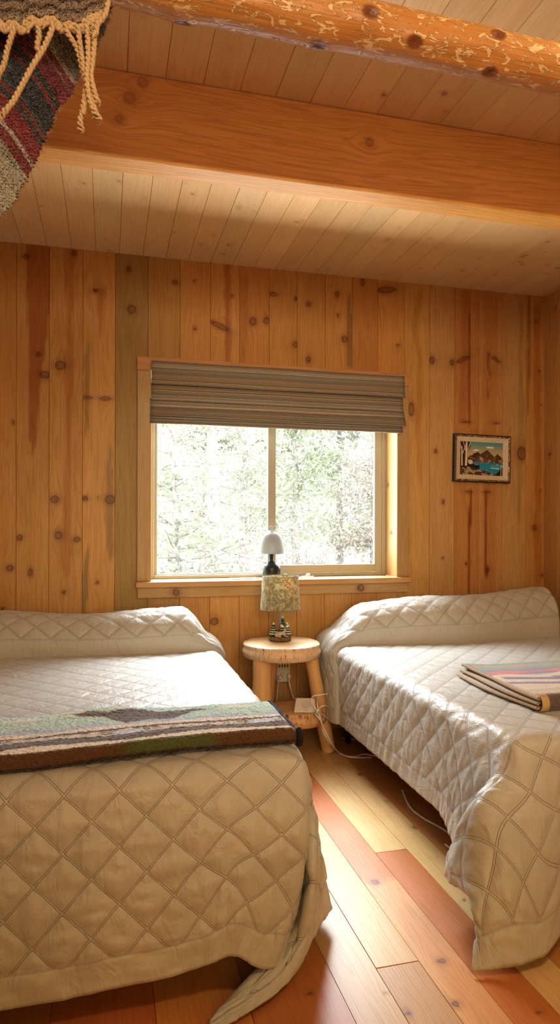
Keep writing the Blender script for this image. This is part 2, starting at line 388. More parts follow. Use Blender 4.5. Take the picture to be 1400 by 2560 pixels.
# right wall, left wall, back wall
wr = planks('wall_right', (XR, 0, 0), (0, -1, 0), (0, 0, 1), (-1, 0, 0), [-WALL - .03 + .17 * k for k in range(39)], 0, CEIL + .01, M['wall'], [(.95, .86, .8), (1, .95, .9), (.9, .8, .72)], res=(.02, .03), randk=1.6)
tag(wr, kind='structure')
wl = planks('wall_left', (XL, 0, 0), (0, 1, 0), (0, 0, 1), (1, 0, 0), [YB + .2 * k for k in range(33)], 0, CEIL + .01, M['wall'], [(.95, .86, .8), (1, .95, .9)], res=(.05, .06), randk=1.2)
tag(wl, kind='structure')
wb = planks('wall_back', (0, YB, 0), (1, 0, 0), (0, 0, 1), (0, 1, 0), [XL + .1975 * k for k in range(21)], 0, CEIL + .01, M['wall'], [(.95, .86, .8), (1, .95, .9)], res=(.05, .06), randk=1.2)
tag(wb, kind='structure')
ce = [XL - .02]; x = -.0709 - .1283 * 8
while x < XR + .02:
    if x > XL - .01: ce.append(x)
    x += .1283
ce.append(XR + .03)
cl = planks('ceiling', (0, 0, CEIL), (1, 0, 0), (0, 1, 0), (0, 0, -1), ce, YB, WALL + .01, M['ceil'], [(1, 1, 1), (1.02, 1.0, .97), (.97, .94, .9), (1, .97, .93), (.98, 1, 1)], res=(.016, .03), randk=2.6, tintvar=.04, kr=(.006, .013))
tag(cl, kind='structure')
# floor
fe = [XL - .02, -.90, -.65, -.40, -.138, .119, .354, .60, .7275, .8575, .98, 1.108, 1.225, 1.345, 1.465, 1.60, 1.73, 1.86, 2.0, 2.13, 2.26, 2.4, 2.53, 2.66, 2.83]
pale = (1.08, 1.07, 1.0); red = (.82, .42, .24); gray = (.92, .86, .86); mid = (.88, .68, .48); orange = (.80, .50, .26); pink = (.92, .70, .60)
ft = [orange, red, orange, orange, red, (.90, .60, .34), (.74, .42, .24), (.86, .80, .78), [(.80, .66, .58), (.98, .93, .90), (.96, .90, .86)], [(1.04, 1.0, .92), (.95, .74, .62)], [red, pale], pale, [(.86, .58, .36)], red, (.95, .78, .5), red, pale, mid, red, pale, mid, pale, red, mid]
jts = {7: [-.6, 3.0], 8: [onZ(990, 2412, 0).y], 9: [-1.0, 3.2], 10: [onZ(985, 2126, 0).y], 5: [1.0], 6: [2.6], 11: [.4, 3.3], 12: [1.0], 13: [2.2]}
FK = [(onZ(*p, 0).x, onZ(*p, 0).y, r, r * 1.1, 0.0) for p, r in [((1107, 2402), .013), ((1142, 2510), .012), ((970, 2002), .010), ((1040, 2067), .014), ((1352, 2530), .009), ((1020, 2530), .011), ((1162, 2250), .007), ((902, 1936), .012), ((968, 2480), .007), ((940, 2205), .016), ((776, 2483), .010), ((1090, 2140), .005)]]
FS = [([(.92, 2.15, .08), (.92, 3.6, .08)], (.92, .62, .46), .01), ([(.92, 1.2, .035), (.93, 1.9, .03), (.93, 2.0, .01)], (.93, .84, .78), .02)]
fl = planks('floor', (0, 0, 0), (1, 0, 0), (0, 1, 0), (0, 0, 1), fe, YB, WALL + .02, M['floor'], ft, FK, FS, res=(.014, .02), joints=jts, groove=.003, gap=.0011, tintvar=.03)
tag(fl, kind='structure')
# ------------------------------------------------------------------ window
win = bpy.data.objects.new('window_1', None); COL.objects.link(win); win.location = ((WX0 + WX1) / 2, WALL, WZ0)
tag(win, kind='structure')
gt = (.86, .86, .82)
kk = lambda x, y: (tuple(onY(x, y, WALL - .03)), .018)
woodbox('casing', (WX0 - .075, WALL - .021, WZ0), (WX0 + .002, WALL - .001, WZ1 + .005), 2, M['trim'], win, gt)
woodbox('casing', (WX1 - .002, WALL - .021, WZ0), (WX1 + .075, WALL - .001, WZ1 + .005), 2, M['trim'], win, (.82, .80, .74))
woodbox('head_casing', (WX0 - .078, WALL - .027, WZ1 + .005), (WX1 + .078, WALL - .001, WZ1 + .082), 0, M['trim'], win, (.98, .80, .72))
woodbox('sill', (WX0 - .085, WALL - .05, WZ0 - .034), (WX1 + .085, WALL - .0, WZ0), 0, M['trim'], win, (.98, .85, .78), bev=.008)
woodbox('sill_board', (WX0, WALL - .01, WZ0 - .03), (WX1, WALL + .165, WZ0 - .0005), 0, M['trim'], win, (1.1, 1.05, 1), bev=.001)
woodbox('apron', (WX0 - .072, WALL - .02, WZ0 - .094), (WX1 + .072, WALL - .001, WZ0 - .034), 0, M['trim'], win, (.90, .86, .80), knots=[(tuple(onY(441, 1482, WALL - .02)), .022), (tuple(onY(902, 1469, WALL - .02)), .024)])
woodbox('jamb', (WX0 - .018, WALL, WZ0), (WX0, WALL + .165, WZ1), 2, M['trim'], win, (1.1, 1.05, 1), bev=.001)
woodbox('jamb', (WX1, WALL, WZ0), (WX1 + .018, WALL + .165, WZ1), 2, M['trim'], win, (1.15, 1.1, 1.05), bev=.001, knots=[((WX1, WALL + .07, 1.19), .016), ((WX1, WALL + .12, 1.5), .014)])
woodbox('head_jamb', (WX0, WALL, WZ1), (WX1, WALL + .165, WZ1 + .018), 0, M['trim'], win, (1, 1, 1), bev=.001)
YF = WALL + .15
def ringbox(name, x0, x1, z0, z1, t, y0, y1, mat, parent, tb=None, bev=.003, step=True):
    tb = tb if tb is not None else t
    bm = bm_new()
    add_box(bm, (x0, y0, z0), (x0 + t, y1, z1), bev); add_box(bm, (x1 - t, y0, z0), (x1, y1, z1), bev)
    add_box(bm, (x0 + t, y0, z0), (x1 - t, y1, z0 + tb), bev); add_box(bm, (x0 + t, y0, z1 - t), (x1 - t, y1, z1), bev)
    return link(name, bm_mesh(bm), mat, parent, smooth=False)
ringbox('window_frame', WX0, WX1, WZ0, WZ1, .03, YF, YF + .07, M['vinyl'], win, tb=.02)
xm = .988
lsash = ringbox('fixed_sash', WX0 + .028, xm + .012, WZ0 + .012, WZ1 - .02, .022, YF + .03, YF + .055, M['vinyl'], win, tb=.014)
rsash = ringbox('sliding_sash', xm - .035, WX1 - .03, WZ0 + .022, WZ1 - .02, .05, YF + .002, YF + .03, M['vinyl'], win, tb=.05)
m, nt, p, out = nmat('window_glass')
tr = N(nt, 'ShaderNodeBsdfTransparent'); tr.inputs[0].default_value = (.96, .98, .97, 1); gl = N(nt, 'ShaderNodeBsdfGlossy', i_Roughness=.02); fr = N(nt, 'ShaderNodeFresnel', i_IOR=1.3)
mx = N(nt, 'ShaderNodeMixShader'); L(nt, fr.outputs[0], mx.inputs[0]); L(nt, tr.outputs[0], mx.inputs[1]); L(nt, gl.outputs[0], mx.inputs[2]); L(nt, mx.outputs[0], out.inputs['Surface'])
M['glass'] = m
for par, a0, a1, yy in ((lsash, WX0 + .045, xm - .005, YF + .044), (rsash, xm + .01, WX1 - .075, YF + .018)):
    o = link('glass_pane', mesh_from([(a0, yy, WZ0 + .02), (a1, yy, WZ0 + .02), (a1, yy, WZ1 - .03), (a0, yy, WZ1 - .03)], [(0, 1, 2, 3)]), M['glass'], None, smooth=False)
    o.parent = par; o.matrix_parent_inverse = Matrix.Translation(-win.location)
bm = bm_new(); lp = onY(681, 1200, YF)
add_box(bm, (lp.x - .009, YF - .012, lp.z - .035), (lp.x + .009, YF + .004, lp.z + .035), .004)
add_box(bm, (lp.x - .005, YF - .028, lp.z - .012), (lp.x + .005, YF - .008, lp.z + .04), .004)
lt = link('latch', bm_mesh(bm), M['white_plastic'], None); lt.parent = rsash; lt.matrix_parent_inverse = Matrix.Translation(-win.location)
# ------------------------------------------------------------------ ceiling beam and log
BY0, BY1, BZ = 2.283, 2.384, 1.24 + 1.2257
def panelbox(name, x0, x1, y0, y1, z0, z1, mat, knots):
    bm = bm_new(); add_box(bm, (x0, y0, z0), (x1, y1, z1), .006, 2)
    for k in range(1, int((x1 - x0) / .012)):
        bmesh.ops.bisect_plane(bm, geom=bm.verts[:] + bm.edges[:] + bm.faces[:], plane_co=(x0 + k * .012, 0, 0), plane_no=(1, 0, 0))
    for k in range(1, int((z1 - z0) / .012)):
        bmesh.ops.bisect_plane(bm, geom=bm.verts[:] + bm.edges[:] + bm.faces[:], plane_co=(0, 0, z0 + k * .012), plane_no=(0, 0, 1))
    me = bm_mesh(bm); co = np.empty(len(me.vertices) * 3); me.vertices.foreach_get('co', co); co = co.reshape(-1, 3)
    g = co[:, 2] * .55 + co[:, 1] * 1.0 + .012 * np.sin(co[:, 0] * 2.1) ; kn = np.full(len(co), 3.0)
    for kp, R in knots:
        d = co - np.array(kp); q = np.sqrt(d[:, 0] ** 2 + d[:, 2] ** 2) / R; q = np.where(np.abs(d[:, 1]) < .05, q, 3)
        kn = np.minimum(kn, q * .82 + .18)
        g = g - 1.3 * R * np.tanh(d[:, 2] / (R * .9)) * np.exp(-(d[:, 0] / (R * 4)) ** 2) * np.exp(-(d[:, 2] / (R * 4.5)) ** 2)
    attr(me, 'gr', g); attr(me, 'al', co[:, 0]); attr(me, 'kn', kn); attr(me, 'rnd', np.full(len(co), .37))
    t = np.empty((len(co), 3)); t[:] = (1, 1, 1)
    low = sstep(BZ + .012, BZ + .002, co[:, 2]); t *= (1 + low[:, None] * np.array([.75, 1.35, 1.9])); attr(me, 'tint', t, 'FLOAT_COLOR')  # underside tint lightened: bounce light painted into the beam colour
    return link(name, me, mat, None, smooth=False)
bk = [(tuple(onY(354, 206, BY0)), .018), (tuple(onY(321, 246, BY0)), .020), (tuple(onY(295, 298, BY0)), .014), (tuple(onY(921, 356, BY0)), .016)]
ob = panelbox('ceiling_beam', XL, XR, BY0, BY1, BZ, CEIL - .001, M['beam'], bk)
tag(ob, 'dark orange squared timber beam running across the board ceiling', 'beam')
LY, LZ, LR = 1.25, 1.24 + 1.0, .0475
def log_():
    nx = 520; ns = 56; xs = np.linspace(XL, XR, nx); th = np.linspace(0, 2 * PI, ns, endpoint=False)
    X, T = np.meshgrid(xs, th, indexing='ij')
    r = LR * (1 + .05 * np.sin(X * 3.1 + 1) + .03 * np.sin(X * 7.3)) + .0035 * (fbm(X * 2, T * .9, 3, 4.0) - .5) + .0025 * (fbm(X * 1.2, T * 4, 9, 5.0) - .5)
    kn = np.full(X.shape, 3.0)
    K = []
    for px, py in [(915, 28), (1233, 78), (1235, 173), (805, 107), (1033, 98), (460, 55)]:
        p = onY(px, py, LY - LR * .6); vy = (HY - py) / F_PX; a0 = math.atan2(p.z - LZ, -LR)
        el = math.atan2(LZ - CAMZ, LY); dlt = math.atan((HY - py) / F_PX / (CS - SN * (px - CX) / F_PX)) - el
        dd = math.hypot(LY, LZ - CAMZ); sn_ = max(-.95, min(.95, dd * math.sin(dlt) / LR)); a = math.asin(sn_)
        # surface normal direction angle measured in the YZ plane: towards camera = el+pi
        ang = (el + PI - a) % (2 * PI); K.append((p.x, ang))
    for kx, ka in K:
        dth = (T - ka + PI) % (2 * PI) - PI
        q = np.sqrt(((X - kx) / .016) ** 2 + (dth * LR / .011) ** 2); kn = np.minimum(kn, q)
        r += .006 * np.exp(-(q / 1.8) ** 2) - .008 * np.exp(-(q / .6) ** 2)
    yo = .006 * np.sin(X * 2.3); zo = .006 * np.sin(X * 1.7 + 2)
    P = np.stack([X, LY + yo + r * np.cos(T), LZ + zo + r * np.sin(T)], -1).reshape(-1, 3)
    me = np_mesh(P, grid_faces(nx, ns, wrap_m=True)[:, ::-1])
    attr(me, 'gr', (T * LR).ravel()); attr(me, 'al', X.ravel()); attr(me, 'kn', kn.ravel())
    return me
m, nt, p, out = nmat('peeled_log')
A = {}
for k in ('gr', 'al', 'kn'):
    a = N(nt, 'ShaderNodeAttribute'); a.attribute_name = k; A[k] = a.outputs['Fac']
def cvec(kx, ky, z=0.0):
    c = N(nt, 'ShaderNodeCombineXYZ'); L(nt, math_(nt, 'MULTIPLY', A['gr'], kx), c.inputs[0]); L(nt, math_(nt, 'MULTIPLY', A['al'], ky), c.inputs[1]); c.inputs[2].default_value = z; return c.outputs[0]
n1 = N(nt, 'ShaderNodeTexNoise', i_Scale=1.0, i_Detail=5.0, i_Roughness=.62, i_Distortion=1.1); L(nt, cvec(75, 32), n1.inputs['Vector'])
n2 = N(nt, 'ShaderNodeTexNoise', i_Scale=1.0, i_Detail=3.0); L(nt, cvec(260, 10, 3), n2.inputs['Vector'])
n3 = N(nt, 'ShaderNodeTexNoise', i_Scale=1.0, i_Detail=2.0); L(nt, cvec(9, 2.2, 7), n3.inputs['Vector'])
bark = ramp(nt, n1.outputs['Fac'], [(.0, (0, 0, 0)), (.545, (0, 0, 0)), (.575, (1, 1, 1))])
base = ramp(nt, n2.outputs['Fac'], [(.3, (.74, .42, .14)), (.7, (.44, .19, .045))])
base2 = mixc(nt, n3.outputs['Fac'], base.outputs[0], (.50, .21, .05))
strip = ramp(nt, n2.outputs['Fac'], [(.2, (.84, .62, .34)), (.8, (.70, .42, .18))])
col = mixc(nt, bark.outputs[0], base2, strip.outputs[0])
kr = ramp(nt, math_(nt, 'MULTIPLY', A['kn'], .33), [(0, (1, 1, 1)), (.3, (.85, .85, .85)), (.45, (0, 0, 0))])
col = mixc(nt, kr.outputs[0], col, (.20, .055, .018))
L(nt, col, p.inputs['Base Color']); p.inputs['Roughness'].default_value = .38; p.inputs['Specular IOR Level'].default_value = .5
bp = N(nt, 'ShaderNodeBump', i_Strength=.7, i_Distance=.004); L(nt, math_(nt, 'ADD', bark.outputs[0], math_(nt, 'MULTIPLY', n2.outputs['Fac'], .35)), bp.inputs['Height']); L(nt, bp.outputs[0], p.inputs['Normal'])
M['log'] = m
ol = link('log_rail', log_(), M['log']); tag(ol, 'peeled round log with scribbled bark patches crossing overhead in front', 'log')
# ------------------------------------------------------------------ bedspreads
def cloth_mat(name, c0, c1, pitch=.14):
    m, nt, p, out = nmat(name)
    uv = N(nt, 'ShaderNodeAttribute'); uv.attribute_name = 'cl'
    sp = N(nt, 'ShaderNodeSeparateXYZ'); L(nt, uv.outputs['Vector'], sp.inputs[0])
    def dist(op):
        s = math_(nt, op, sp.outputs[0], sp.outputs[1]); s = math_(nt, 'DIVIDE', s, pitch)
        f = math_(nt, 'FRACT', math_(nt, 'ADD', s, 100.5)); f = math_(nt, 'ABSOLUTE', math_(nt, 'SUBTRACT', f, .5))
        return math_(nt, 'MULTIPLY', f, pitch * .7071)
    d = math_(nt, 'MINIMUM', dist('ADD'), dist('SUBTRACT'))   # metres from seam
    q = sp.outputs[2]                                           # quilt mask
    # double stitched line
    line = math_(nt, 'ABSOLUTE', math_(nt, 'SUBTRACT', d, .0030))
    line = math_(nt, 'MULTIPLY', math_(nt, 'SUBTRACT', 1.0, math_(nt, 'MINIMUM', math_(nt, 'DIVIDE', line, .0012), 1.0)), q)
    n1 = N(nt, 'ShaderNodeTexNoise', i_Scale=26.0, i_Detail=4.0, i_Roughness=.55, i_Distortion=.9); mp = N(nt, 'ShaderNodeMapping'); mp.inputs['Scale'].default_value = (1, .55, 0)
    L(nt, uv.outputs['Vector'], mp.inputs[0]); L(nt, mp.outputs[0], n1.inputs['Vector'])
    n2 = N(nt, 'ShaderNodeTexNoise', i_Scale=900.0, i_Detail=1.0); L(nt, uv.outputs['Vector'], n2.inputs['Vector'])
    n3 = N(nt, 'ShaderNodeTexNoise', i_Scale=2.0, i_Detail=2.0); L(nt, uv.outputs['Vector'], n3.inputs['Vector'])
    base = ramp(nt, n3.outputs['Fac'], [(.3, c0), (.7, c1)])
    col = mixc(nt, math_(nt, 'MULTIPLY', line, .38), base.outputs[0], tuple(x * .45 for x in c0))
    L(nt, col, p.inputs['Base Color'])
    p.inputs['Roughness'].default_value = .42; p.inputs['Specular IOR Level'].default_value = .45
    p.inputs['Sheen Weight'].default_value = .25; p.inputs['Sheen Roughness'].default_value = .4
    hl = math_(nt, 'SUBTRACT', 1.0, math_(nt, 'ABSOLUTE', math_(nt, 'MULTIPLY_ADD', q, 2.0, -1.0)))
    L(nt, mixc(nt, math_(nt, 'MULTIPLY', math_(nt, 'MAXIMUM', line, math_(nt, 'MULTIPLY', hl, .7)), .45), base.outputs[0], tuple(x * .45 for x in c0)), p.inputs['Base Color'])
    h = math_(nt, 'MULTIPLY_ADD', line, -.35, math_(nt, 'MULTIPLY', n1.outputs['Fac'], 1.25))
    h = math_(nt, 'ADD', h, math_(nt, 'MULTIPLY', n2.outputs['Fac'], .03))
    bp = N(nt, 'ShaderNodeBump', i_Strength=.8, i_Distance=.006); L(nt, h, bp.inputs['Height']); L(nt, bp.outputs[0], p.inputs['Normal'])
    return m
M['spread'] = cloth_mat('taupe_quilt', (.510, .500, .450), (.550, .540, .490))
PITCH = .14
def seamdist(a, b):
    def f(s): s = s / PITCH + 100.5; return np.abs(s - np.floor(s) - .5) * PITCH * .7071
    return np.minimum(f(a + b), f(a - b))
def grid_normals(P):
    du = np.gradient(P, axis=0); dv = np.gradient(P, axis=1); n = np.cross(du, dv)
    return n / (np.linalg.norm(n, axis=-1, keepdims=True) + 1e-9)
def cat4(net, t):
    """catmull-rom through 4 nodes at t=0,1/3,2/3,1; net (4,...)"""
    ext = [2 * net[0] - net[1]] + list(net) + [2 * net[3] - net[2]]
    s = np.clip(t, 0, .99999) * 3; i = np.floor(s).astype(int); f = (s - i)
    ext = np.array(ext); p0, p1, p2, p3 = ext[i], ext[i + 1], ext[i + 2], ext[i + 3]
    f = f.reshape(f.shape + (1,) * (p0.ndim - f.ndim))
    return .5 * (2 * p1 + (p2 - p0) * f + (2 * p0 - 5 * p1 + 4 * p2 - p3) * f ** 2 + (3 * p1 - p0 - 3 * p2 + p3) * f ** 3)
def prof(t, R, flare):
    """t: cloth distance past edge -> (outward, down)"""
    t = np.asarray(t, float); arc = R * PI / 2
    th = np.clip(t / R, 0, PI / 2)
    out = np.where(t < 0, t, R * np.sin(th)); dn = np.where(t < 0, 0, R * (1 - np.cos(th)))
    ex = np.maximum(t - arc, 0)
    return out + ex * flare, dn + ex * math.sqrt(1 - flare * flare)
def bedspread(name, label, s, Xe, Yf, Yh, Z, W, Ds, Df, net, fl_s, fl_f, roll, group, seed, footdir, hem_f=None, res=.0085):
    R = .055
    a = np.arange(-W, Ds + 1e-6, res); b = np.arange(-(Yf * -1 + Yh), Df + 1e-6, res)
    a = np.linspace(-W, Ds, len(a)); b = np.linspace(-(Yh - Yf), Df, len(b))
    Ag, Bg = np.meshgrid(a, b, indexing='ij')
    net = np.array(net, float)   # [ia][ib][xyz]
    Xc = Xe - s * R; Yc = Yf + R   # start of the rounding
    def top_side_foot(A_, B_):
        oa, da = prof(A_, R, fl_s); ob_, db = prof(B_, R, fl_f)
        x = Xc + s * oa; y = Yc - ob_; z = Z - np.maximum(da, 0) - np.maximum(db, 0)
        return np.stack([x, y, z], -1)
    P = top_side_foot(Ag, Bg)
    # corner patch
    ta = np.clip(a, 0, Ds) / Ds; tb = np.clip(b, 0, Df) / Df
    cols = cat4(net, ta)                       # (na,4,3)
    patch = np.empty(Ag.shape + (3,))
    for k in range(len(a)): patch[k] = cat4(cols[k], tb)
    fe_ = cat4(net[0], tb); fd = fe_ - top_side_foot(np.zeros_like(b), b); fd[b <= 0] = 0
    se_ = cat4(net[:, 0], ta); sd = se_ - top_side_foot(a, np.zeros_like(a)); sd[a <= 0] = 0
    wa = sstep(-.34 if s > 0 else -.15, 0.0, a) ; wb = sstep(-.42, 0.0, b)
    foot = (Ag <= 0) & (Bg > 0); side = (Ag > 0) & (Bg <= 0); corner = (Ag > 0) & (Bg > 0)
    k0 = sstep(0, .05, b)
    Pf = P + (wa[:, None, None] * fd[None]); Ps = P + (wb[None, :, None] * sd[:, None])
    P = np.where(foot[..., None], Pf, P); P = np.where(side[..., None], Ps, P); P = np.where(corner[..., None], patch, P)
    # light smoothing around the patch joint
    for _ in range(8):
        Q = P.copy(); Q[1:-1, 1:-1] = (P[1:-1, 1:-1] * 2 + P[:-2, 1:-1] + P[2:, 1:-1] + P[1:-1, :-2] + P[1:-1, 2:]) / 6
        w = (np.exp(-(Ag / .05) ** 2) * (Bg > -.05) + np.exp(-(Bg / .05) ** 2) * (Ag > -.05)); w = np.clip(w, 0, 1)[..., None]
        P = P * (1 - w) + Q * w
    if hem_f is not None:
        wv = np.where(Bg > 0, Bg / Df, 0) * sstep(0.02, -.25, Ag); P[..., 2] += wv * hem_f(P[..., 0])
    Nn = grid_normals(P)
    if s < 0: Nn = Nn * -1
    # outward check: top should face up
    if Nn[3, 3, 2] < 0: Nn = -Nn
    cx = Ag + (0 if s > 0 else 0); cy = Bg
    hemw = .075
    q = ((Ag < Ds - hemw) & (Bg < Df - hemw)).astype(float)
    d = seamdist(cx, cy)
    hang = sstep(.0, .1, np.maximum(Ag, Bg)); onfoot = sstep(0, .08, Bg) * (Ag < 0); onside = sstep(0, .08, Ag)
    puff = (.0055 * (1 - np.exp(-(d / .011) ** 1.2))) * q * (.55 + .55 * hang) + (1 - q) * .0035
    hl = np.exp(-((Ag - (Ds - hemw)) / .004) ** 2) * (Ag > Ds - .1) + np.exp(-((Bg - (Df - hemw)) / .004) ** 2) * (Bg > Df - .1)
    puff -= .004 * np.clip(hl, 0, 1)
    # wrinkles
    rid = lambda v: 1 - np.abs(2 * v - 1)
    near = np.clip(d / .03, 0, 1)
    wr_v = rid(fbm(cx * 30, cy * 5.0 + cx * 4, seed + 1, 1.0)) ; wr_h = rid(fbm(cx * 5, cy * 26, seed + 2, 1.0))
    mixv = fbm(cx, cy, seed + 5, 2.2)
    if s > 0: mixv = np.clip(mixv * .6 + .55 * sstep(-.45, -.05, Ag), 0, 1)
    wf = (wr_v * mixv + wr_h * (1 - mixv))
    Wd = .0034 * (wf - .6) * (1 - hang) * near
    Wd = Wd + .019 * (wf - .62) * onfoot * (.35 + .65 * near) * (.25 + .75 * sstep(.05, .2, Bg))
    ws = rid(fbm(cy * 30 + cx * 6, cx * 6.5, seed + 9, 1.0))
    Wd = Wd + .0125 * (ws - .62) * onside * (.45 + .55 * near)
    Wd = Wd + .006 * (fbm(cx * 3, cy * 3, seed + 12, 1.0) - .5) * 1.0
    P = P + Nn * (puff + Wd)[..., None]
    P[..., 2] = np.maximum(P[..., 2], .006)
    me = np_mesh(P.reshape(-1, 3), grid_faces(len(a), len(b)))
    attr(me, 'cl', np.stack([cx, cy, q], -1).reshape(-1, 3), 'FLOAT_VECTOR')
    root = link(name, me, M['spread']); tag(root, label, 'bedspread', group)
    so = root.modifiers.new('th', 'SOLIDIFY'); so.thickness = .006; so.offset = -1
    # roll over the pillow
    yc, ry, hn, aL, sideW, Dr, rise = roll
    an = np.linspace(-W, Dr, int((W + Dr) / res)); th = np.linspace(-.12 * PI, 1.0 * PI, 74)
    AA, TH = np.meshgrid(an, th, indexing='ij')
    oa, da = prof(AA, R, fl_s); fl2 = sstep(-.02, .12, AA)
    nx_ = s * np.sin(np.clip(AA / R, 0, PI / 2)); nz_ = np.cos(np.clip(AA / R, 0, PI / 2)); nx_ = np.where(AA > R * PI / 2, s * 1.0, nx_); nz_ = np.where(AA > R * PI / 2, 0.0, nz_)
    tp = sstep(.06, -aL * .5, AA); tp2 = sstep(0, -aL, AA); tp3 = sstep(0, -.9, AA) * rise
    h = .036 + (hn - .036) * (.45 * tp + .55 * tp2 + tp3) * (1 + .06 * np.sin(AA * 7 + seed) + .05 * np.sin(AA * 3.1))
    ryy = ry * (1 - .10 * fl2)
    c = np.cos(TH); sn = np.sign(np.sin(TH)) * np.abs(np.sin(TH)) ** .75
    yy = yc - ryy * c + (-.03 * np.sin(AA * 5 + seed)) * (c > 0) - sideW * sstep(-.05, .25, AA) * (c * .5 + .5)
    off = h * sn + .008
    P2 = np.stack([Xc + s * oa + nx_ * off, yy, Z - da + nz_ * off], -1)
    arcl = TH * (ry + hn) / 2
    d2 = seamdist(AA + .03, arcl * 1.15); q2 = ((AA < Dr - .07) & (TH > .10 * PI)).astype(float)
    N2 = grid_normals(P2)
    if N2[3, 37, 2] < 0: N2 = -N2
    wv = rid(fbm(AA * 4, arcl * 26, seed + 21, 1.0)); ws2 = rid(fbm(AA * 18, arcl * 5, seed + 22, 1.0))
    P2 = P2 + N2 * (.0060 * (1 - np.exp(-(d2 / .012) ** 1.2)) * q2 + .005 * (wv - .6) + .003 * (ws2 - .6) * sstep(-.1, .1, AA))[..., None]
    me = np_mesh(P2.reshape(-1, 3), grid_faces(len(an), len(th)))
    attr(me, 'cl', np.stack([AA + .03, arcl * 1.15, q2], -1).reshape(-1, 3), 'FLOAT_VECTOR')
    r2 = link('pillow_roll', me, M['spread'], root)
    so = r2.modifiers.new('th', 'SOLIDIFY'); so.thickness = .005; so.offset = -1
    return root
TZ = .567
netL = [[(.555, 1.86, .560), (.541, 1.785, .401), (.511, 1.765, .248), (.436, 1.73, .050)],
        [(.590, 1.90, .400), (.572, 1.905, .360), (.548, 1.885, .150), (.46, 1.80, .022)],
        [(.620, 1.93, .235), (.568, 1.800, .290), (.515, 1.785, .085), (.285, 1.655, .014)],
        [(.665, 1.955, .050), (.592, 1.835, .085), (.440, 1.695, .014), (.205, 1.565, .012)]]
netR = [[(1.24, 1.86, .560), (1.245, 1.750, .40), (1.205, 1.665, .22), (1.166, 1.615, .030)],
        [(1.19, 1.885, .42), (1.090, 1.800, .391), (1.110, 1.690, .234), (1.10, 1.612, .022)],
        [(1.175, 1.93, .27), (1.045, 1.885, .22), (1.020, 1.725, .165), (1.03, 1.625, .015)],
        [(1.165, 2.00, .12), (1.055, 1.935, .110), (1.060, 1.765, .11), (.97, 1.635, .012)]]
def hemL(x): return .032 * sstep(-.15, .30, x) + .045 * np.exp(-((x - .345) / .055) ** 2) - .012 * np.exp(-((x - .15) / .1) ** 2)
spL = bedspread('bedspread', 'quilted taupe bedspread on the left bed, under the sherpa throw', 1, .575, 1.82, 3.76, TZ, 1.37, .47, .545, netL, .10, .20,
                (3.635, .150, .205, .13, .0, .30, .0), 'quilted taupe bedspreads', 3, 1, hem_f=hemL)
spR = bedspread('bedspread', 'quilted taupe bedspread on the right bed, its corner trailing on the floor', -1, 1.215, 1.82, 3.76, TZ, 1.37, .42, .50, netR, .06, .24,
                (3.605, .170, .205, .17, .10, .42, .25), 'quilted taupe bedspreads', 11, 1)
# beds below
m = simple('ticking_cloth', (.55, .52, .46), .8); M['tick'] = m; M['bedmetal'] = simple('dark_bed_frame', (.015, .014, .013), .5)
def bed(x0, x1, y0, y1, label):
    r = empty('bed', ((x0 + x1) / 2, (y0 + y1) / 2, 0), label, 'bed', 'beds below the bedspreads')
    bm = bm_new(); add_box(bm, (x0, y0, .33), (x1, y1, .545), .04, 3); link('mattress', bm_mesh(bm), M['tick'], r)
    bm = bm_new(); add_box(bm, (x0 + .01, y0 + .01, .17), (x1 - .01, y1 - .01, .33), .012, 2); link('box_spring', bm_mesh(bm), M['tick'], r)
    bm = bm_new()
    for xx in (x0 + .03, x1 - .055): add_box(bm, (xx, y0 + .03, .14), (xx + .025, y1 - .03, .17), .002, 1)
    for yy in (y0 + .03, (y0 + y1) / 2, y1 - .06): add_box(bm, (x0 + .055, yy, .14), (x1 - .055, yy + .025, .169), .002, 1)
    link('bed_frame', bm_mesh(bm), M['bedmetal'], r, smooth=False)
    for xx in (x0 + .06, x1 - .085):
        for yy in (y0 + .22, y1 - .22):
            bm = bm_new(); add_box(bm, (xx, yy, 0), (xx + .028, yy + .028, .14), .003, 1); link('leg', bm_mesh(bm), M['bedmetal'], r, smooth=False)
bed(-.79, .555, 1.86, 3.75, 'low metal bed frame and mattress under the left bedspread')
bed(1.245, 2.58, 1.86, 3.75, 'low metal bed frame and mattress under the right bedspread')
# ------------------------------------------------------------------ sherpa throws
def vcol_mat(name, rough=.95, fuzz=.5, scale=260, attrn='vc', dist=.004, sheen=.4):
    m, nt, p, out = nmat(name)
    a = N(nt, 'ShaderNodeAttribute'); a.attribute_name = attrn
    tc = N(nt, 'ShaderNodeTexCoord'); n1 = N(nt, 'ShaderNodeTexNoise', i_Scale=scale, i_Detail=3.0, i_Roughness=.7); L(nt, tc.outputs['Object'], n1.inputs['Vector'])
    r = ramp(nt, n1.outputs['Fac'], [(.3, (.55, .55, .55)), (.6, (1.3, 1.3, 1.3))])
    c = mixc(nt, 1.0, a.outputs['Color'], r.outputs[0], 'MULTIPLY'); L(nt, c, p.inputs['Base Color'])
    p.inputs['Roughness'].default_value = rough; p.inputs['Specular IOR Level'].default_value = .1; p.inputs['Sheen Weight'].default_value = sheen
    b = N(nt, 'ShaderNodeBump', i_Strength=fuzz, i_Distance=dist); L(nt, n1.outputs['Fac'], b.inputs['Height']); L(nt, b.outputs[0], p.inputs['Normal'])
    return m
M['sherpa'] = vcol_mat('sherpa_pile')
cream = np.array((.80, .73, .63)); grayc = np.array((.145, .130, .14)); aqua = np.array((.50, .68, .62)); blue = np.array((.46, .56, .72)); brown = np.array((.13, .070, .032)); olive = np.array((.11, .125, .045)); pink_ = np.array((.62, .42, .34)); tealg = np.array((.22, .32, .28))
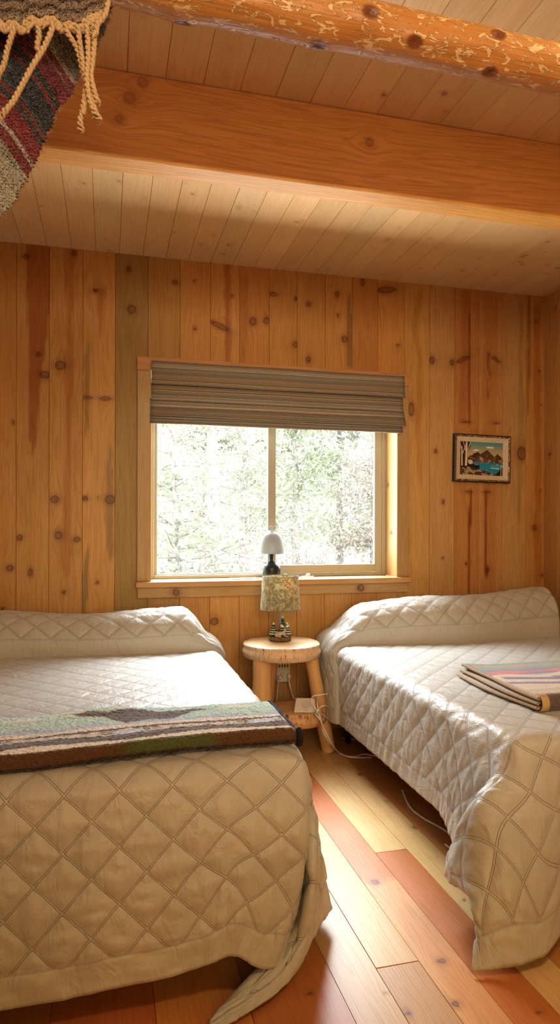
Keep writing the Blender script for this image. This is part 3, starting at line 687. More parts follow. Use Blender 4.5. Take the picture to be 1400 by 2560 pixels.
def throw_left():
    x0, x1 = -.72, .565; yb = 2.30
    n = 420; xs = np.linspace(x0, x1, n)
    th = .052
    # section runs from back edge over the top, round the front fold, to the underside
    ts = np.concatenate([np.linspace(0, 1, 150), np.linspace(1, 1.28, 34)[1:]])
    X, T = np.meshgrid(xs, ts, indexing='ij')
    yf = 1.865 + (X - x0) * .045 + .012 * np.sin(X * 6)
    back = yb + .012 * np.sin(X * 9 + 1)
    yy = np.where(T <= 1, back + (yf + th / 2 - back) * T, 0); zz = np.zeros_like(yy)
    ph = np.clip((T - 1) / .28, 0, 1) * PI * .9
    hump = .016 * np.exp(-((X + .02) / .12) ** 2) * np.exp(-((T - .12) / .12) ** 2) + .012 * (fbm(X * 4, T * 3, 3, 1.2) - .5)
    edge = sstep(0, .05, T)
    top = TZ + .006 + (th - .006) * edge + hump * sstep(0, .06, T) * (T < 1)
    yy = np.where(T > 1, yf + th / 2 - np.sin(ph) * th / 2, yy); zz = np.where(T > 1, TZ + .006 + th / 2 + np.cos(ph) * th / 2 + hump, top)
    # round off the right edge
    er = sstep(x1 - .03, x1, X); zz = zz - (zz - (TZ + .02)) * (er ** 2) * .75
    # colours by (x, depth v from the front, metres)
    v = np.where(T <= 1, (1 - T) * .40, -(T - 1) * .25)
    jag = lambda f, amp, sd: amp * (2 * np.abs((X * f + sd) % 1 - .5) - .5)
    step = lambda q, w=.004: sstep(-w, w, q)
    wob = .004 * (fbm(X * 30, v * 30, 5, 3.0) - .5)
    vv = v + wob
    c = np.empty(X.shape + (3,)); c[:] = cream
    def put(mask, col):
        nonlocal c
        c = c * (1 - mask[..., None]) + np.asarray(col) * mask[..., None]
    lo = step(-.004 - vv); put(lo, brown * 1.0)
    m2 = lo * sstep(.02, .08, X) * sstep(.33, .28, X); put(m2, olive)
    put(lo * step(-.045 - vv), brown * .35)
    put(step(vv - .022) * step(.075 + jag(2.2, .012, .1) - vv), aqua * 0 + cream)
    put(step(vv - (.050 + jag(2.2, .02, .3))) * step(.085 - vv), grayc)
    put(step(vv - .085) * step(.165 - vv), grayc)
    band = .125 + jag(2.6, .018, .2) * .0
    dia = np.abs((X * 2.4 + .35) % 1 - .5)
    put(step(.024 - np.abs(vv - .125) - dia * .16), blue * 1.05 + .1)
    put(step(.0035 - np.abs(np.abs(vv - .125) - .020 + dia * .02), .002), cream)
    put(step(.0075 + .004 * np.sin(X * 120) - np.abs(vv - .125), .002) * step(dia - .15), cream * .9)
    put(step(vv - .165) * step(.2 + jag(3.2, .01, 0) - vv), cream)
    put(step(vv - (.195 + jag(3.2, .012, 0))) * step(.26 - vv), blue * .9 + .05)
    put(step(vv - (.225 + jag(5, .03, .2))) * step(.32 - vv), aqua)
    spike = .40 - .16 * np.exp(-((X - .12) / .20) ** 2) + jag(7, .03, .1)
    put(step(vv - spike + .02) * step(.345 + jag(9, .03, .3) - vv), grayc * 1.15)
    put(step(vv - (.335 + jag(6, .03, .5))), aqua * 1.05)
    put(step(vv - .375) * sstep(.12, .0, np.abs(X + .05)), tealg * .4)
    # shag colouring at the right
    put(sstep(x1 - .012, x1 - .004, X), np.array((.02, .02, .03)))
    P = np.stack([X, yy, zz], -1); Nn = grid_normals(P)
    if Nn[50, 50, 2] < 0: Nn = -Nn
    nz = vnoise(X * 260, v * 260, 3) * .6 + vnoise(X * 130, v * 130, 8) * .6
    P = P + Nn * ((nz - .6) * .0052)[..., None]
    me = np_mesh(P.reshape(-1, 3), grid_faces(n, len(ts))); attr(me, 'vc', c.reshape(-1, 3), 'FLOAT_COLOR')
    root = link('throw_blanket', me, M['sherpa'])
    tag(root, 'striped sherpa throw in grey, cream and aqua across the left bed', 'blanket')
    # lower folded layer inside the roll, seen as a second lip
    V = []
    pts = [(x1 - .006 + .0015 * math.sin(k), 1.93 + .37 * k / 30, TZ + .030 + .002 * math.sin(k * .7)) for k in range(31)]
    mb = MB(); mb.tube(pts, [.0135] * 31, 10)
    fr_ = [(x1 - .006, 1.93 - .02 * math.sin(a), TZ + .031 + .02 * math.cos(a)) for a in np.linspace(0, PI, 10)]
    mb.tube(fr_, .010, 8)
    link('edge_binding', mb.mesh(), simple('navy_binding', (.018, .018, .028), .9, noise=.3, nscale=200, bump=.5), root)
    return root
throw_left()
def throw_right():
    x0, x1, y0, y1 = 1.495, 2.30, 2.075, 2.63
    root = empty('folded_blanket', (1.9, 2.3, TZ), 'folded patterned fleece blanket with tan binding on the right bed', 'blanket')
    lay = [(.006, .012), (.023, .011), (.040, .0125)]
    bind = simple('tan_binding', (.50, .40, .29), .9, noise=.2, nscale=300, bump=.4)
    nx, ny = 200, 150
    def layer(zb, t, dx, dy, sd, colored):
        xs = np.linspace(0, 1, nx); ys = np.linspace(0, 1, ny); A_, B_ = np.meshgrid(xs, ys, indexing='ij')
        X = x0 + dx + A_ * (x1 - x0) + (1 - A_) * .012 * np.sin(B_ * 5 + sd); Y = y0 + dy + B_ * (y1 - y0)
        e = np.minimum(np.minimum(A_ * (x1 - x0), (1 - A_) * (x1 - x0)), np.minimum(B_, 1 - B_) * (y1 - y0))
        rr = np.sqrt(np.clip(1 - (1 - np.clip(e / .006, 0, 1)) ** 2, 0, 1))
        z = TZ + .003 + zb + t * (.15 + .85 * rr) + .003 * (fbm(X, Y, sd, 9.0) - .5) + .010 * np.exp(-((B_ - .95) / .1) ** 2 - (A_ / .1) ** 2) * (colored)
        V1 = np.stack([X, Y, z], -1).reshape(-1, 3); V2 = np.stack([X, Y, np.full_like(z, TZ + .003 + zb)], -1).reshape(-1, 3)
        me = np_mesh(np.concatenate([V1, V2]), np.concatenate([grid_faces(nx, ny), grid_faces(nx, ny, nx * ny)[:, ::-1]]))
        c = np.empty(X.shape + (3,)); c[:] = (.50, .42, .33)
        if colored:
            def put(mk, col):
                nonlocal c; c = c * (1 - mk[..., None]) + np.asarray(col) * mk[..., None]
            v = Y - y0 + .006 * (fbm(X * 20, Y * 20, 4, 1.0) - .5); u = X - x0
            st = lambda q, w=.004: sstep(-w, w, q)
            put(st(v - .50), (.24, .34, .27)); put(st(v - .475) * st(.505 - v), (.50, .30, .20)); put(st(v - .43) * st(.475 - v), (.25, .36, .30))
            put(st(v - .33) * st(.43 - v), (.27, .25, .34)); put(st(.035 - np.abs(v - .375) - .5 * np.abs((u * 3.4 + .1) % 1 - .5) * .12 + .0), (.62, .22, .20))
            put(st(v - .10) * st(.33 + .02 * np.sin(u * 20) - v), (.66, .56, .44))
            put(st(.018 - np.abs(v - .27 + (u - .15) * .25)) * st(u - .05) * st(.36 - u), (.24, .22, .32))
            put(st(.016 - np.abs(v - .19 + (u - .15) * .2)) * st(u - .02) * st(.36 - u), (.24, .22, .32))
            put(st(.02 - np.abs(v - .26)) * st(.03 - np.abs(u - .29)), (.24, .22, .32))
            put(st(.025 - np.abs(v - .2)) * st(u - .40) * st(.5 - u), (.24, .22, .32)); put(st(v - .1) * st(.33 - v) * st(u - .42) * st(.62 - u), (.24, .22, .32))
            put(st(.04 - v), (.15, .12, .12)); put(st(.09 - v) * st(v - .04), (.60, .50, .40))
            put(st(.018 - u), (.52, .43, .33))
        attr(me, 'vc', np.concatenate([c.reshape(-1, 3)] * 2), 'FLOAT_COLOR')
        return link('fold_layer', me, M['sherpa'], root)
    for k, (zb, t) in enumerate(lay): layer(zb, t, [-.012, .0, .014][k], [.0, .004, -.004][k], k + 2, k == 2)
    for k, (zb, t) in enumerate(lay):   # ribbed binding along the left side of each layer
        ys = np.linspace(y0, y1, 240); mb = MB()
        pts = [(x0 + [-.012, .0, .014][k] + .012 * math.sin((y - y0) / (y1 - y0) * 5 + k + 2) - .002, y, TZ + .003 + zb + t * .5 + (.008 if k == 2 else 0) * math.exp(-((y - y1) / .07) ** 2)) for y in ys]
        mb.tube(pts, [t * .52 + .0007 * math.sin(i * 1.6) for i in range(len(pts))], 10)
        link('binding', mb.mesh(), bind, root)
    # front fold and tab
    mb = MB(); fold = [(x, y0 - .004 - .018 * math.sin(a), TZ + .030 + .027 * math.cos(a)) for x in (0,) for a in ()]
    xs = np.linspace(x0 + .03, x1, 160); aa = np.linspace(0, PI, 20); X, A_ = np.meshgrid(xs, aa, indexing='ij')
    P = np.stack([X, y0 + .008 - .022 * np.sin(A_), TZ + .032 + .0265 * np.cos(A_)], -1); me = np_mesh(P.reshape(-1, 3), grid_faces(160, 20))
    c = np.empty(X.shape + (3,)); c[:] = (.17, .13, .12); mk = (((X - x0) * 5) % 1 > .72)[..., None]; c = np.where(mk & (A_[..., None] > 1.9), (.55, .42, .24), c)
    attr(me, 'vc', c.reshape(-1, 3), 'FLOAT_COLOR'); o = link('front_fold', me, M['sherpa'], root); o.modifiers.new('s', 'SOLIDIFY').thickness = .004
    xs = np.linspace(x0 + .004, x0 + .034, 8); X, A_ = np.meshgrid(xs, aa, indexing='ij')
    P = np.stack([X, y0 + .006 - .025 * np.sin(A_), TZ + .033 + .029 * np.cos(A_)], -1); me = np_mesh(P.reshape(-1, 3), grid_faces(8, 20))
    o = link('corner_tab', me, simple('tan_satin_tab', (.60, .42, .22), .6), root); o.modifiers.new('s', 'SOLIDIFY').thickness = .003
throw_right()
# ------------------------------------------------------------------ serape over the log
def serape():
    root = empty('hanging_blanket', (-.1, LY, LZ), 'striped wool serape with knotted fringe hanging over the log', 'blanket')
    wool = vcol_mat('serape_wool', fuzz=.9, scale=420, dist=.005, sheen=.5)
    def yarn_bump(): pass
    YY = LY + .02
    # back panel: side edge follows a slanting line, stripes run across it
    E = [(285, -60), (272, 20), (250, 75), (196, 175), (172, 235), (138, 275), (102, 355), (62, 430), (28, 490), (-10, 540), (-80, 640)]
    Ep = np.array([onY(px, py, YY)[:] for px, py in E])
    seg = np.linalg.norm(np.diff(Ep, axis=0), axis=1); cum = np.concatenate([[0], np.cumsum(seg)])
    n = 460; mcol = 320; tt = np.linspace(0, cum[-1], n)
    ex = np.interp(tt, cum, Ep[:, 0]); ez = np.interp(tt, cum, Ep[:, 2])
    px2m = 1.27 / F_PX
    T, Wd = np.meshgrid(tt, np.linspace(0, .42, mcol), indexing='ij')
    # inward direction: up-left, steeper close to the edge
    ang = np.radians(125 + 26 * sstep(.0, .12, Wd))
    dW = np.gradient(Wd, axis=1)
    ix = np.cumsum(np.cos(ang) * dW, axis=1); iz = np.cumsum(np.sin(ang) * dW, axis=1)
    X = ex[:, None] + ix - ix[:, :1]; Z_ = ez[:, None] + iz - iz[:, :1]
    rag = (vnoise(T * 90, T * 0, 4) - .5) * .006 * np.exp(-(Wd / .01) ** 2)
    Y = YY + .018 * np.sin(Wd * 26 + T * 5) + .012 * np.sin(T * 17)
    s0 = np.interp(33, [0, 1], [0, 1])
    t0 = cum[1]; k = px2m
    tp = (T - t0) / k + 26 * (fbm(Wd * 8, T * 8, 3, 1.0) - .5) * .35  # stripe coordinate in photo-like units
    stripes = [(-200, (.10, .09, .09)), (-20, (.30, .24, .17)), (30, (.20, .17, .14)), (60, (.46, .40, .29)), (150, (.60, .54, .42)), (165, (.44, .38, .28)), (205, (.62, .56, .44)), (216, (.30, .020, .022)), (232, (.33, .20, .16)), (238, (.27, .018, .022)),
               (275, (.05, .055, .045)), (292, (.30, .025, .022)), (302, (.022, .024, .030)), (352, (.05, .07, .055)), (362, (.26, .02, .02)), (372, (.045, .055, .05)), (385, (.29, .022, .022)), (430, (.60, .54, .42)), (440, (.28, .022, .022)), (466, (.50, .45, .34)), (900, (.50, .45, .34))]
    c = np.zeros(X.shape + (3,))
    for i, (s_, col) in enumerate(stripes):
        mk = sstep(s_ - 1.5, s_ + 1.5, tp) if i else np.ones_like(tp)
        c = c * (1 - mk[..., None]) + np.array(col) * mk[..., None]
    c *= (.72 + .5 * vnoise(T * 330, Wd * 60, 2))[..., None]
    wv = .5 + .5 * np.sin(Wd / .0052 * 2 * PI + 1.5 * np.sin(T * 900)); wv2 = np.sin(T / .0034 * 2 * PI)
    Y = Y - .0020 * wv * 1.0 - .0010 * wv2 - .004 * (vnoise(T * 240, Wd * 240, 7) - .5)
    P = np.stack([X + rag, Y, Z_], -1)
    me = np_mesh(P.reshape(-1, 3), grid_faces(n, mcol)); attr(me, 'vc', c.reshape(-1, 3), 'FLOAT_COLOR')
    o = link('striped_panel', me, wool, root); o.modifiers.new('s', 'SOLIDIFY').thickness = .005
    # front flap over the log, loose open weave near its end
    n, mm = 330, 170; U_ = np.linspace(-80, 262, n); Vv = np.linspace(0, 1, mm); A_, B_ = np.meshgrid(U_, Vv, indexing='ij')
    YF_ = LY - LR - .022
    pyb = 62 + 9 * np.sin(A_ * .045) + 6 * np.sin(A_ * .13 + 1) - 26 * sstep(215, 262, A_)
    yp = pyb + (-200 - pyb) * B_
    xp = A_ + 6 * np.sin(B_ * 9) * sstep(200, 262, A_)
    u = (xp - CX) / F_PX; Yv = YF_ + .008 * np.sin(A_ * .05) + .0025 * np.sin(B_ * 60) - .006 * (vnoise(A_ * .9, B_ * 160, 6) - .5)
    d = Yv / (CS - SN * u)
    P = np.stack([d * (SN + CS * u), Yv, CAMZ + (HY - yp) / F_PX * d], -1)
    c = np.empty(A_.shape + (3,)); c[:] = (.40, .25, .13)
    c = np.where((B_ < .10)[..., None], (.56, .38, .20), c); c = np.where(((B_ > .24) & (B_ < .5))[..., None], (.30, .19, .11), c)
    c *= (.6 + .6 * vnoise(A_ * .7, B_ * 150, 3))[..., None]
    me = np_mesh(P.reshape(-1, 3), grid_faces(n, mm)); attr(me, 'vc', c.reshape(-1, 3), 'FLOAT_COLOR')
    o = link('front_flap', me, wool, root); o.modifiers.new('s', 'SOLIDIFY').thickness = .006
    # top that passes over the log
    aa = np.linspace(-.1, PI + .1, 30); xs = np.linspace(P[0, 0, 0], onY(262, -150, LY).x, 90); XX, AA = np.meshgrid(xs, aa, indexing='ij')
    rr = LR + .016
    Pz = np.stack([XX, LY - rr * np.cos(AA), LZ + rr * np.sin(AA)], -1); me = np_mesh(Pz.reshape(-1, 3), grid_faces(90, 30))
    cc = np.empty((90 * 30, 3)); cc[:] = (.35, .24, .14); attr(me, 'vc', cc, 'FLOAT_COLOR')
    o = link('over_log_panel', me, wool, root); o.modifiers.new('s', 'SOLIDIFY').thickness = .006
    # knots along the flap end
    ym = simple('cream_yarn', (.62, .43, .23), .95, noise=.25, nscale=300, bump=.8)
    yarns = [[(160, 62), (166, 84), (190, 125), (206, 190), (216, 232), (206, 275), (198, 300), (200, 332)],
             [(192, 66), (194, 90), (203, 150), (212, 205), (222, 240), (236, 280), (247, 305)],
             [(214, 66), (216, 100), (217, 150), (214, 200), (221, 250), (240, 300)],
             [(228, 60), (230, 95), (228, 140), (216, 185), (210, 230), (203, 290)],
             [(234, 70), (232, 110), (228, 158), (224, 190), (236, 240), (243, 262)],
             [(130, 62), (122, 86), (104, 125), (76, 170), (52, 215), (26, 260), (-6, 296)],
             [(34, 70), (24, 96), (14, 130), (6, 165), (-14, 200)],
             [(92, 68), (94, 92), (90, 118), (96, 135)],
             [(268, 0), (258, 40), (240, 62), (236, 84), (222, 92)]]
    for yi, y in enumerate(yarns):
        base = spline([onY(a, b, YF_ - .014 - .006 * (yi % 3)) for a, b in y], 14)
        tot = len(base); mb = MB()
        for ply in range(2):
            pts = []; rd = []
            acc = 0
            for i, q in enumerate(base):
                if i: acc += (base[i] - base[i - 1]).length
                t = base[min(i + 1, tot - 1)] - base[max(i - 1, 0)]; t.normalize(); s1 = t.cross(Vector((0, 1, 0))).normalized(); s2 = Vector((0, 1, 0))
                a = acc / .018 * 2 * PI + ply * PI; r = .0021
                end = max(0, (i - tot * .86) / (tot * .14)); r2 = r * (1 + 2.2 * end)
                pts.append(q + s1 * math.cos(a) * r2 + s2 * math.sin(a) * r2); rd.append(.0030 * (1 - .45 * end))
            mb.tube(pts, rd, 8)
        for f in range(150):   # loose fibres
            q = base[random.randrange(tot)]; dv = Vector((random.gauss(0, 1), random.gauss(0, .5), random.gauss(0, 1))).normalized() * random.uniform(.004, .010)
            mb.tube([q, q + dv * .5 + Vector((0, 0, .001)), q + dv], [.00022, .00018, .0001], 3)
        link('fringe_tassel', mb.mesh(), ym, root)
    mb = MB()
    for px in range(-60, 262, 7):
        cpy = 64 + 9 * math.sin(px * .045) + 6 * math.sin(px * .13 + 1) - 26 * float(sstep(215, 262, px))
        q = onY(px, cpy, YF_ - .006); r = random.uniform(.0045, .0065); a0 = random.uniform(0, 3)
        pts = [q + Vector((math.cos(a + a0) * r, -.003 * math.sin(2 * a), math.sin(a + a0) * r * .8)) for a in np.linspace(0, 2 * PI, 10, endpoint=False)]
        mb.tube(pts, .0032, 7, closed=True)
    link('fringe_knots', mb.mesh(), ym, root)
    # fuzz along the slanted edge
    mb = MB()
    for f in range(520):
        t = random.uniform(0, cum[-1]); q = Vector((np.interp(t, cum, Ep[:, 0]), YY + .018 * math.sin(t * 5) + .012 * math.sin(t * 17) - .003, np.interp(t, cum, Ep[:, 2])))
        dv = Vector((abs(random.gauss(.6, .6)), random.gauss(0, .4), random.gauss(-.3, .6))).normalized() * random.uniform(.004, .012)
        mb.tube([q, q + dv * .5 + Vector((0, 0, .001)), q + dv], [.0003, .00025, .0001], 3)
    link('edge_fuzz', mb.mesh(), ym, root)
serape()
# ------------------------------------------------------------------ log stool / night table
TX, TY, TT = .925, 3.535, .592
def bark_disc(name, cx, cy, ztop, r, th, parent, tint, under=.94):
    prof_ = [(0.001, ztop - th), (r * under * .6, ztop - th), (r * .955, ztop - th), (r * .985, ztop - th * .93)] + [(r * (1.0 + .02 * math.sin(k)), ztop - th * (.75 - .6 * k / 6)) for k in range(7)] + [(r * .995, ztop - .005), (r * .975, ztop), (r * .75, ztop), (r * .5, ztop), (r * .25, ztop), (.001, ztop)]
    seg = 120; V, Fq = lathe(prof_, seg, (cx, cy, 0), noise=.012, nf=7)
    me = np_mesh(V, Fq)
    co = V; rr = np.hypot(co[:, 0] - cx, co[:, 1] - cy); an = np.arctan2(co[:, 1] - cy, co[:, 0] - cx)
    sidew = (rr > r * .95)
    attr(me, 'gr', np.where(sidew, an * r, rr * 1.3)); attr(me, 'al', np.where(sidew, co[:, 2], an * .3)); attr(me, 'kn', np.full(len(co), 3.0)); attr(me, 'rnd', np.full(len(co), random.random()))
    t = np.empty((len(co), 3)); t[:] = tint; attr(me, 'tint', t, 'FLOAT_COLOR')
    attr(me, 'side', sidew.astype(float))
    return link(name, me, M['disc'], parent)
m, nt, p, out = nmat('live_edge_disc')
M['disc'] = m
a = N(nt, 'ShaderNodeAttribute'); a.attribute_name = 'side'; tc = N(nt, 'ShaderNodeTexCoord'); tn = N(nt, 'ShaderNodeAttribute'); tn.attribute_name = 'tint'
mp = N(nt, 'ShaderNodeMapping'); mp.inputs['Scale'].default_value = (70, 70, 14); L(nt, tc.outputs['Object'], mp.inputs[0])
nn = N(nt, 'ShaderNodeTexNoise', i_Scale=1.0, i_Detail=4.0, i_Roughness=.6); L(nt, mp.outputs[0], nn.inputs['Vector'])
gk = ramp(nt, nn.outputs['Fac'], [(0, (.16, .07, .03)), (.34, (.22, .10, .05)), (.42, (.72, .52, .33)), (.7, (.84, .67, .46))])
n5 = N(nt, 'ShaderNodeTexNoise', i_Scale=9.0, i_Detail=3.0, i_Distortion=.6); L(nt, tc.outputs['Object'], n5.inputs['Vector'])
tp = ramp(nt, n5.outputs['Fac'], [(.35, (.72, .50, .28)), (.5, (.82, .62, .38)), (.7, (.85, .68, .45))])
mc = mixc(nt, a.outputs['Fac'], tp.outputs[0], gk.outputs[0]); mc = mixc(nt, 1.0, mc, tn.outputs['Color'], 'MULTIPLY')
L(nt, mc, p.inputs['Base Color']); p.inputs['Roughness'].default_value = .38
bb = N(nt, 'ShaderNodeBump', i_Strength=.4, i_Distance=.003); L(nt, nn.outputs['Fac'], bb.inputs['Height']); L(nt, bb.outputs[0], p.inputs['Normal'])
stool = empty('log_stool', (TX, TY, 0), 'round live-edge log stool with a lower shelf between the beds', 'side table')
bark_disc('table_top', TX, TY, TT, .212, .075, stool, (1, 1, 1))
LSX, LSY, LSZ = onZ(742, 1780, .235)[:]
LSX, LSY = 1.0, 3.50
bark_disc('lower_shelf', LSX, LSY, .240, .165, .075, stool, (.95, .82, .66))
def leg(p0, p1, r0, r1):
    n = 26; pts = [Vector(p0).lerp(Vector(p1), k / (n - 1)) for k in range(n)]
    rd = [(r0 + (r1 - r0) * k / (n - 1)) * (1 + .04 * math.sin(k * .7 + r0 * 900)) for k in range(n)]
    V, Fq = tube_pts(pts, rd, 14); me = mesh_from(V, Fq)
    co = np.array([v[:] for v in V]); an = np.tile(np.arange(14), n) / 14 * 2 * PI
    attr(me, 'gr', an * r0); attr(me, 'al', co[:, 2]); kn = np.full(len(co), 3.0)
    attr(me, 'kn', kn); attr(me, 'rnd', np.full(len(co), random.random())); t = np.empty((len(co), 3)); t[:] = (1, .92, .78); attr(me, 'tint', t, 'FLOAT_COLOR')
    return link('leg', me, M['slab'], stool)
b_ = onZ(828, 1882, 0)
leg((1.08, 3.50, TT - .07), (b_.x, b_.y + .03, 0.0), .036, .040)
leg((.80, 3.46, TT - .07), (.765, 3.36, 0.0), .050, .056)
leg((.90, 3.66, TT - .07), (.86, 3.72, 0.0), .040, .044)
# ------------------------------------------------------------------ table lamp
def shade_mat():
    m, nt, p, out = nmat('printed_lamp_shade')
    tc = N(nt, 'ShaderNodeTexCoord')
    n1 = N(nt, 'ShaderNodeTexNoise', i_Scale=22.0, i_Detail=6.0, i_Roughness=.7, i_Distortion=2.2); L(nt, tc.outputs['Object'], n1.inputs['Vector'])
    n2 = N(nt, 'ShaderNodeTexNoise', i_Scale=7.0, i_Detail=3.0, i_Distortion=.8); L(nt, tc.outputs['Object'], n2.inputs['Vector'])
    w = N(nt, 'ShaderNodeTexWave', i_Scale=7.0, i_Distortion=14.0, i_Detail=4.0, i_Detail_Scale=2.5); L(nt, tc.outputs['Object'], w.inputs['Vector'])
    c1 = ramp(nt, n1.outputs['Fac'], [(.35, (.20, .18, .11)), (.5, (.46, .42, .26)), (.62, (.90, .84, .60))])
    c2 = ramp(nt, n2.outputs['Fac'], [(.3, (.50, .49, .47)), (.5, (.50, .46, .28)), (.68, (.78, .52, .28))])
    c = mixc(nt, .45, c1.outputs[0], c2.outputs[0]); ln = ramp(nt, w.outputs['Fac'], [(.86, (0, 0, 0)), (.94, (1, 1, 1))])
    c = mixc(nt, math_(nt, 'MULTIPLY', ln.outputs[0], .6), c, (.78, .70, .50))
    t = N(nt, 'ShaderNodeBsdfTranslucent'); L(nt, c, t.inputs[0]); L(nt, c, p.inputs['Base Color']); p.inputs['Roughness'].default_value = .8
    mx = N(nt, 'ShaderNodeMixShader', i_0=.5); L(nt, p.outputs[0], mx.inputs[1]); L(nt, t.outputs[0], mx.inputs[2]); L(nt, mx.outputs[0], out.inputs['Surface'])
    return m
LX, LYY = .930, 3.585
lamp = empty('table_lamp', (LX, LYY, TT), 'small table lamp with tree-print shade and reclining moose figurine base on the log stool', 'lamp')
def zpx(py, Y=LYY): return onY(708, py, Y).z
zs0, zs1 = zpx(1523), zpx(1440)
V, Fq = lathe([(.1115, zs0), (.110, zs0 + .002), (.100, zs1 - .002), (.0985, zs1)], 64, (LX, LYY, 0))
sh = link('lamp_shade', np_mesh(V, Fq), shade_mat(), lamp); sh.modifiers.new('s', 'SOLIDIFY').thickness = .0015
mb = MB()
for r, z in ((.1118, zs0),): mb.tube([(LX + r * math.cos(a), LYY + r * math.sin(a), z) for a in np.linspace(0, 2 * PI, 60, endpoint=False)], .0016, 6, closed=True)
link('shade_ring', mb.mesh(), simple('shade_trim_low', (.20, .19, .16), .6), lamp); mb = MB()
mb.tube([(LX + .0988 * math.cos(a), LYY + .0988 * math.sin(a), zs1) for a in np.linspace(0, 2 * PI, 60, endpoint=False)], .0016, 6, closed=True)
for k in range(3): mb.tube([(LX, LYY, zs1 - .02), (LX + .0985 * math.cos(k * 2.09), LYY + .0985 * math.sin(k * 2.09), zs1)], .0012, 5)
link('shade_ring', mb.mesh(), simple('shade_trim', (.20, .19, .16), .6), lamp)
V, Fq = lathe([(.001, 0), (.006, 0), (.006, zs1 - .03 - TT - .02), (.004, zs1 - TT - .04), (.001, zs1 - TT - .04)], 16, (LX, LYY, TT + .02))
link('lamp_post', np_mesh(V, Fq), simple('green_gray_post', (.30, .36, .32), .5), lamp)
V, Fq = lathe([(.001, -.001), (.056, 0), (.062, .004), (.064, .012), (.060, .023), (.055, .026), (.03, .027), (.001, .027)], 48, (LX, LYY, TT), noise=.02)
link('bark_base', np_mesh(V, Fq), simple('bark_base', (.20, .13, .07), .8, noise=.7, nscale=160, bump=.9), lamp)
def fig_tree(x, y, h, r, sc=1):
    seg = 20; prof_ = []; nt_ = 5
    V = []; 
    rings = []
    for t in range(nt_):
        z0 = .012 + (h - .012) * t / nt_ * .95; rr = r * (1 - t / nt_ * .85); 
        rings += [(rr, z0, True), (rr * .80, z0 + h * .05, False), (rr * .42, z0 + (h / nt_) * .98, False)]
    rings.append((.0008, h, False))
    allr = [(.004, 0.0, False), (.004, .012, False)] + rings
    for (rr, z, sp) in allr:
        for k in range(seg):
            a = 2 * PI * k / seg; q = rr * (1 + (.16 if sp else .05) * (1 if k % 2 else -1)) ; zz = z - (.004 if (sp and k % 2) else 0)
            V.append((x + q * math.cos(a), y + q * math.sin(a), TT + .024 + zz))
    return V, grid_faces(len(allr), seg, wrap_m=True)
m, nt, p, out = nmat('snowy_resin_fir')
ge = N(nt, 'ShaderNodeNewGeometry'); sp = N(nt, 'ShaderNodeSeparateXYZ'); L(nt, ge.outputs['Normal'], sp.inputs[0])
n1 = N(nt, 'ShaderNodeTexNoise', i_Scale=240.0, i_Detail=2.0); tc = N(nt, 'ShaderNodeTexCoord'); L(nt, tc.outputs['Object'], n1.inputs['Vector'])
r_ = ramp(nt, math_(nt, 'ADD', sp.outputs[2], math_(nt, 'MULTIPLY', n1.outputs['Fac'], .6)), [(.45, (.06, .11, .075)), (.62, (.28, .37, .30)), (.78, (.80, .84, .78))])
L(nt, r_.outputs[0], p.inputs['Base Color']); p.inputs['Roughness'].default_value = .6; M['fir'] = m
for dx, dy, h, r in ((-.038, .0, .078, .027), (.018, .018, .112, .030), (.038, -.006, .078, .028)):
    V, Fq = fig_tree(LX + dx, LYY + dy, h, r); link('fir_figure', np_mesh(V, Fq), M['fir'], lamp)
# moose: skin modifier body
def moose():
    B = Vector((LX, LYY - .035, TT + .027))
    sc = 1.0
    vs = [((-.030, 0, .014), .012), ((-.015, 0, .018), .0135), ((.003, 0, .017), .012), ((.013, -.002, .026), .009), ((.019, -.004, .040), .006), ((.016, -.008, .047), .0062), ((.010, -.013, .043), .0048), ((.006, -.017, .039), .0042),
          ((-.036, -.010, .006), .006), ((-.020, -.017, .004), .004), ((-.006, -.018, .003), .003), ((.012, -.012, .006), .005), ((.026, -.017, .004), .0035), ((.036, -.012, .003), .003), ((.020, -.002, .056), .002), ((-.040, .002, .016), .004), ((.013, .0, .012), .008)]
    ed = [(0, 1), (1, 2), (2, 3), (3, 4), (4, 5), (5, 6), (6, 7), (0, 8), (8, 9), (9, 10), (2, 16), (16, 11), (11, 12), (12, 13), (0, 15)]
    me = bpy.data.meshes.new('moose'); me.from_pydata([tuple(B + Vector(v[0])) for v in vs if v is not vs[14]], [], [(a - (a > 14), b - (b > 14)) for a, b in ed])
    o = bpy.data.objects.new('tmp', me); COL.objects.link(o)
    md = o.modifiers.new('sk', 'SKIN'); rr = [v[1] for v in vs if v is not vs[14]]
    for i, sv in enumerate(me.skin_vertices[0].data): sv.radius = (rr[i], rr[i])
    me.skin_vertices[0].data[1].use_root = True
    o.modifiers.new('ss', 'SUBSURF').levels = 2
    dg = bpy.context.evaluated_depsgraph_get(); me2 = bpy.data.meshes.new_from_object(o.evaluated_get(dg)); bpy.data.objects.remove(o)
    me2.materials.clear()
    bo = link('moose_figure', me2, simple('gray_brown_resin', (.52, .43, .34), .7, noise=.35, nscale=200, bump=.5), lamp)
    mb = MB(); H = B + Vector((.016, -.006, .052))
    for s in (-1, 1):   # palmate antlers
        outl = [(0, 0), (.006, .001), (.010, -.001), (.018, .0), (.024, .006), (.0265, .014), (.022, .012), (.020, .019), (.0165, .013), (.013, .018), (.010, .011), (.005, .006)]
        n = len(outl); V = [H + Vector((s * a, -.002, b)) for a, b in outl] + [H + Vector((s * a, .002, b)) for a, b in outl]
        mb.add(V, [tuple(range(n)), tuple(range(2 * n - 1, n - 1, -1))] + [(i, (i + 1) % n, n + (i + 1) % n, n + i) for i in range(n)])
    link('antlers', mb.mesh(), simple('cream_antler', (.80, .76, .64), .6), lamp)
moose()
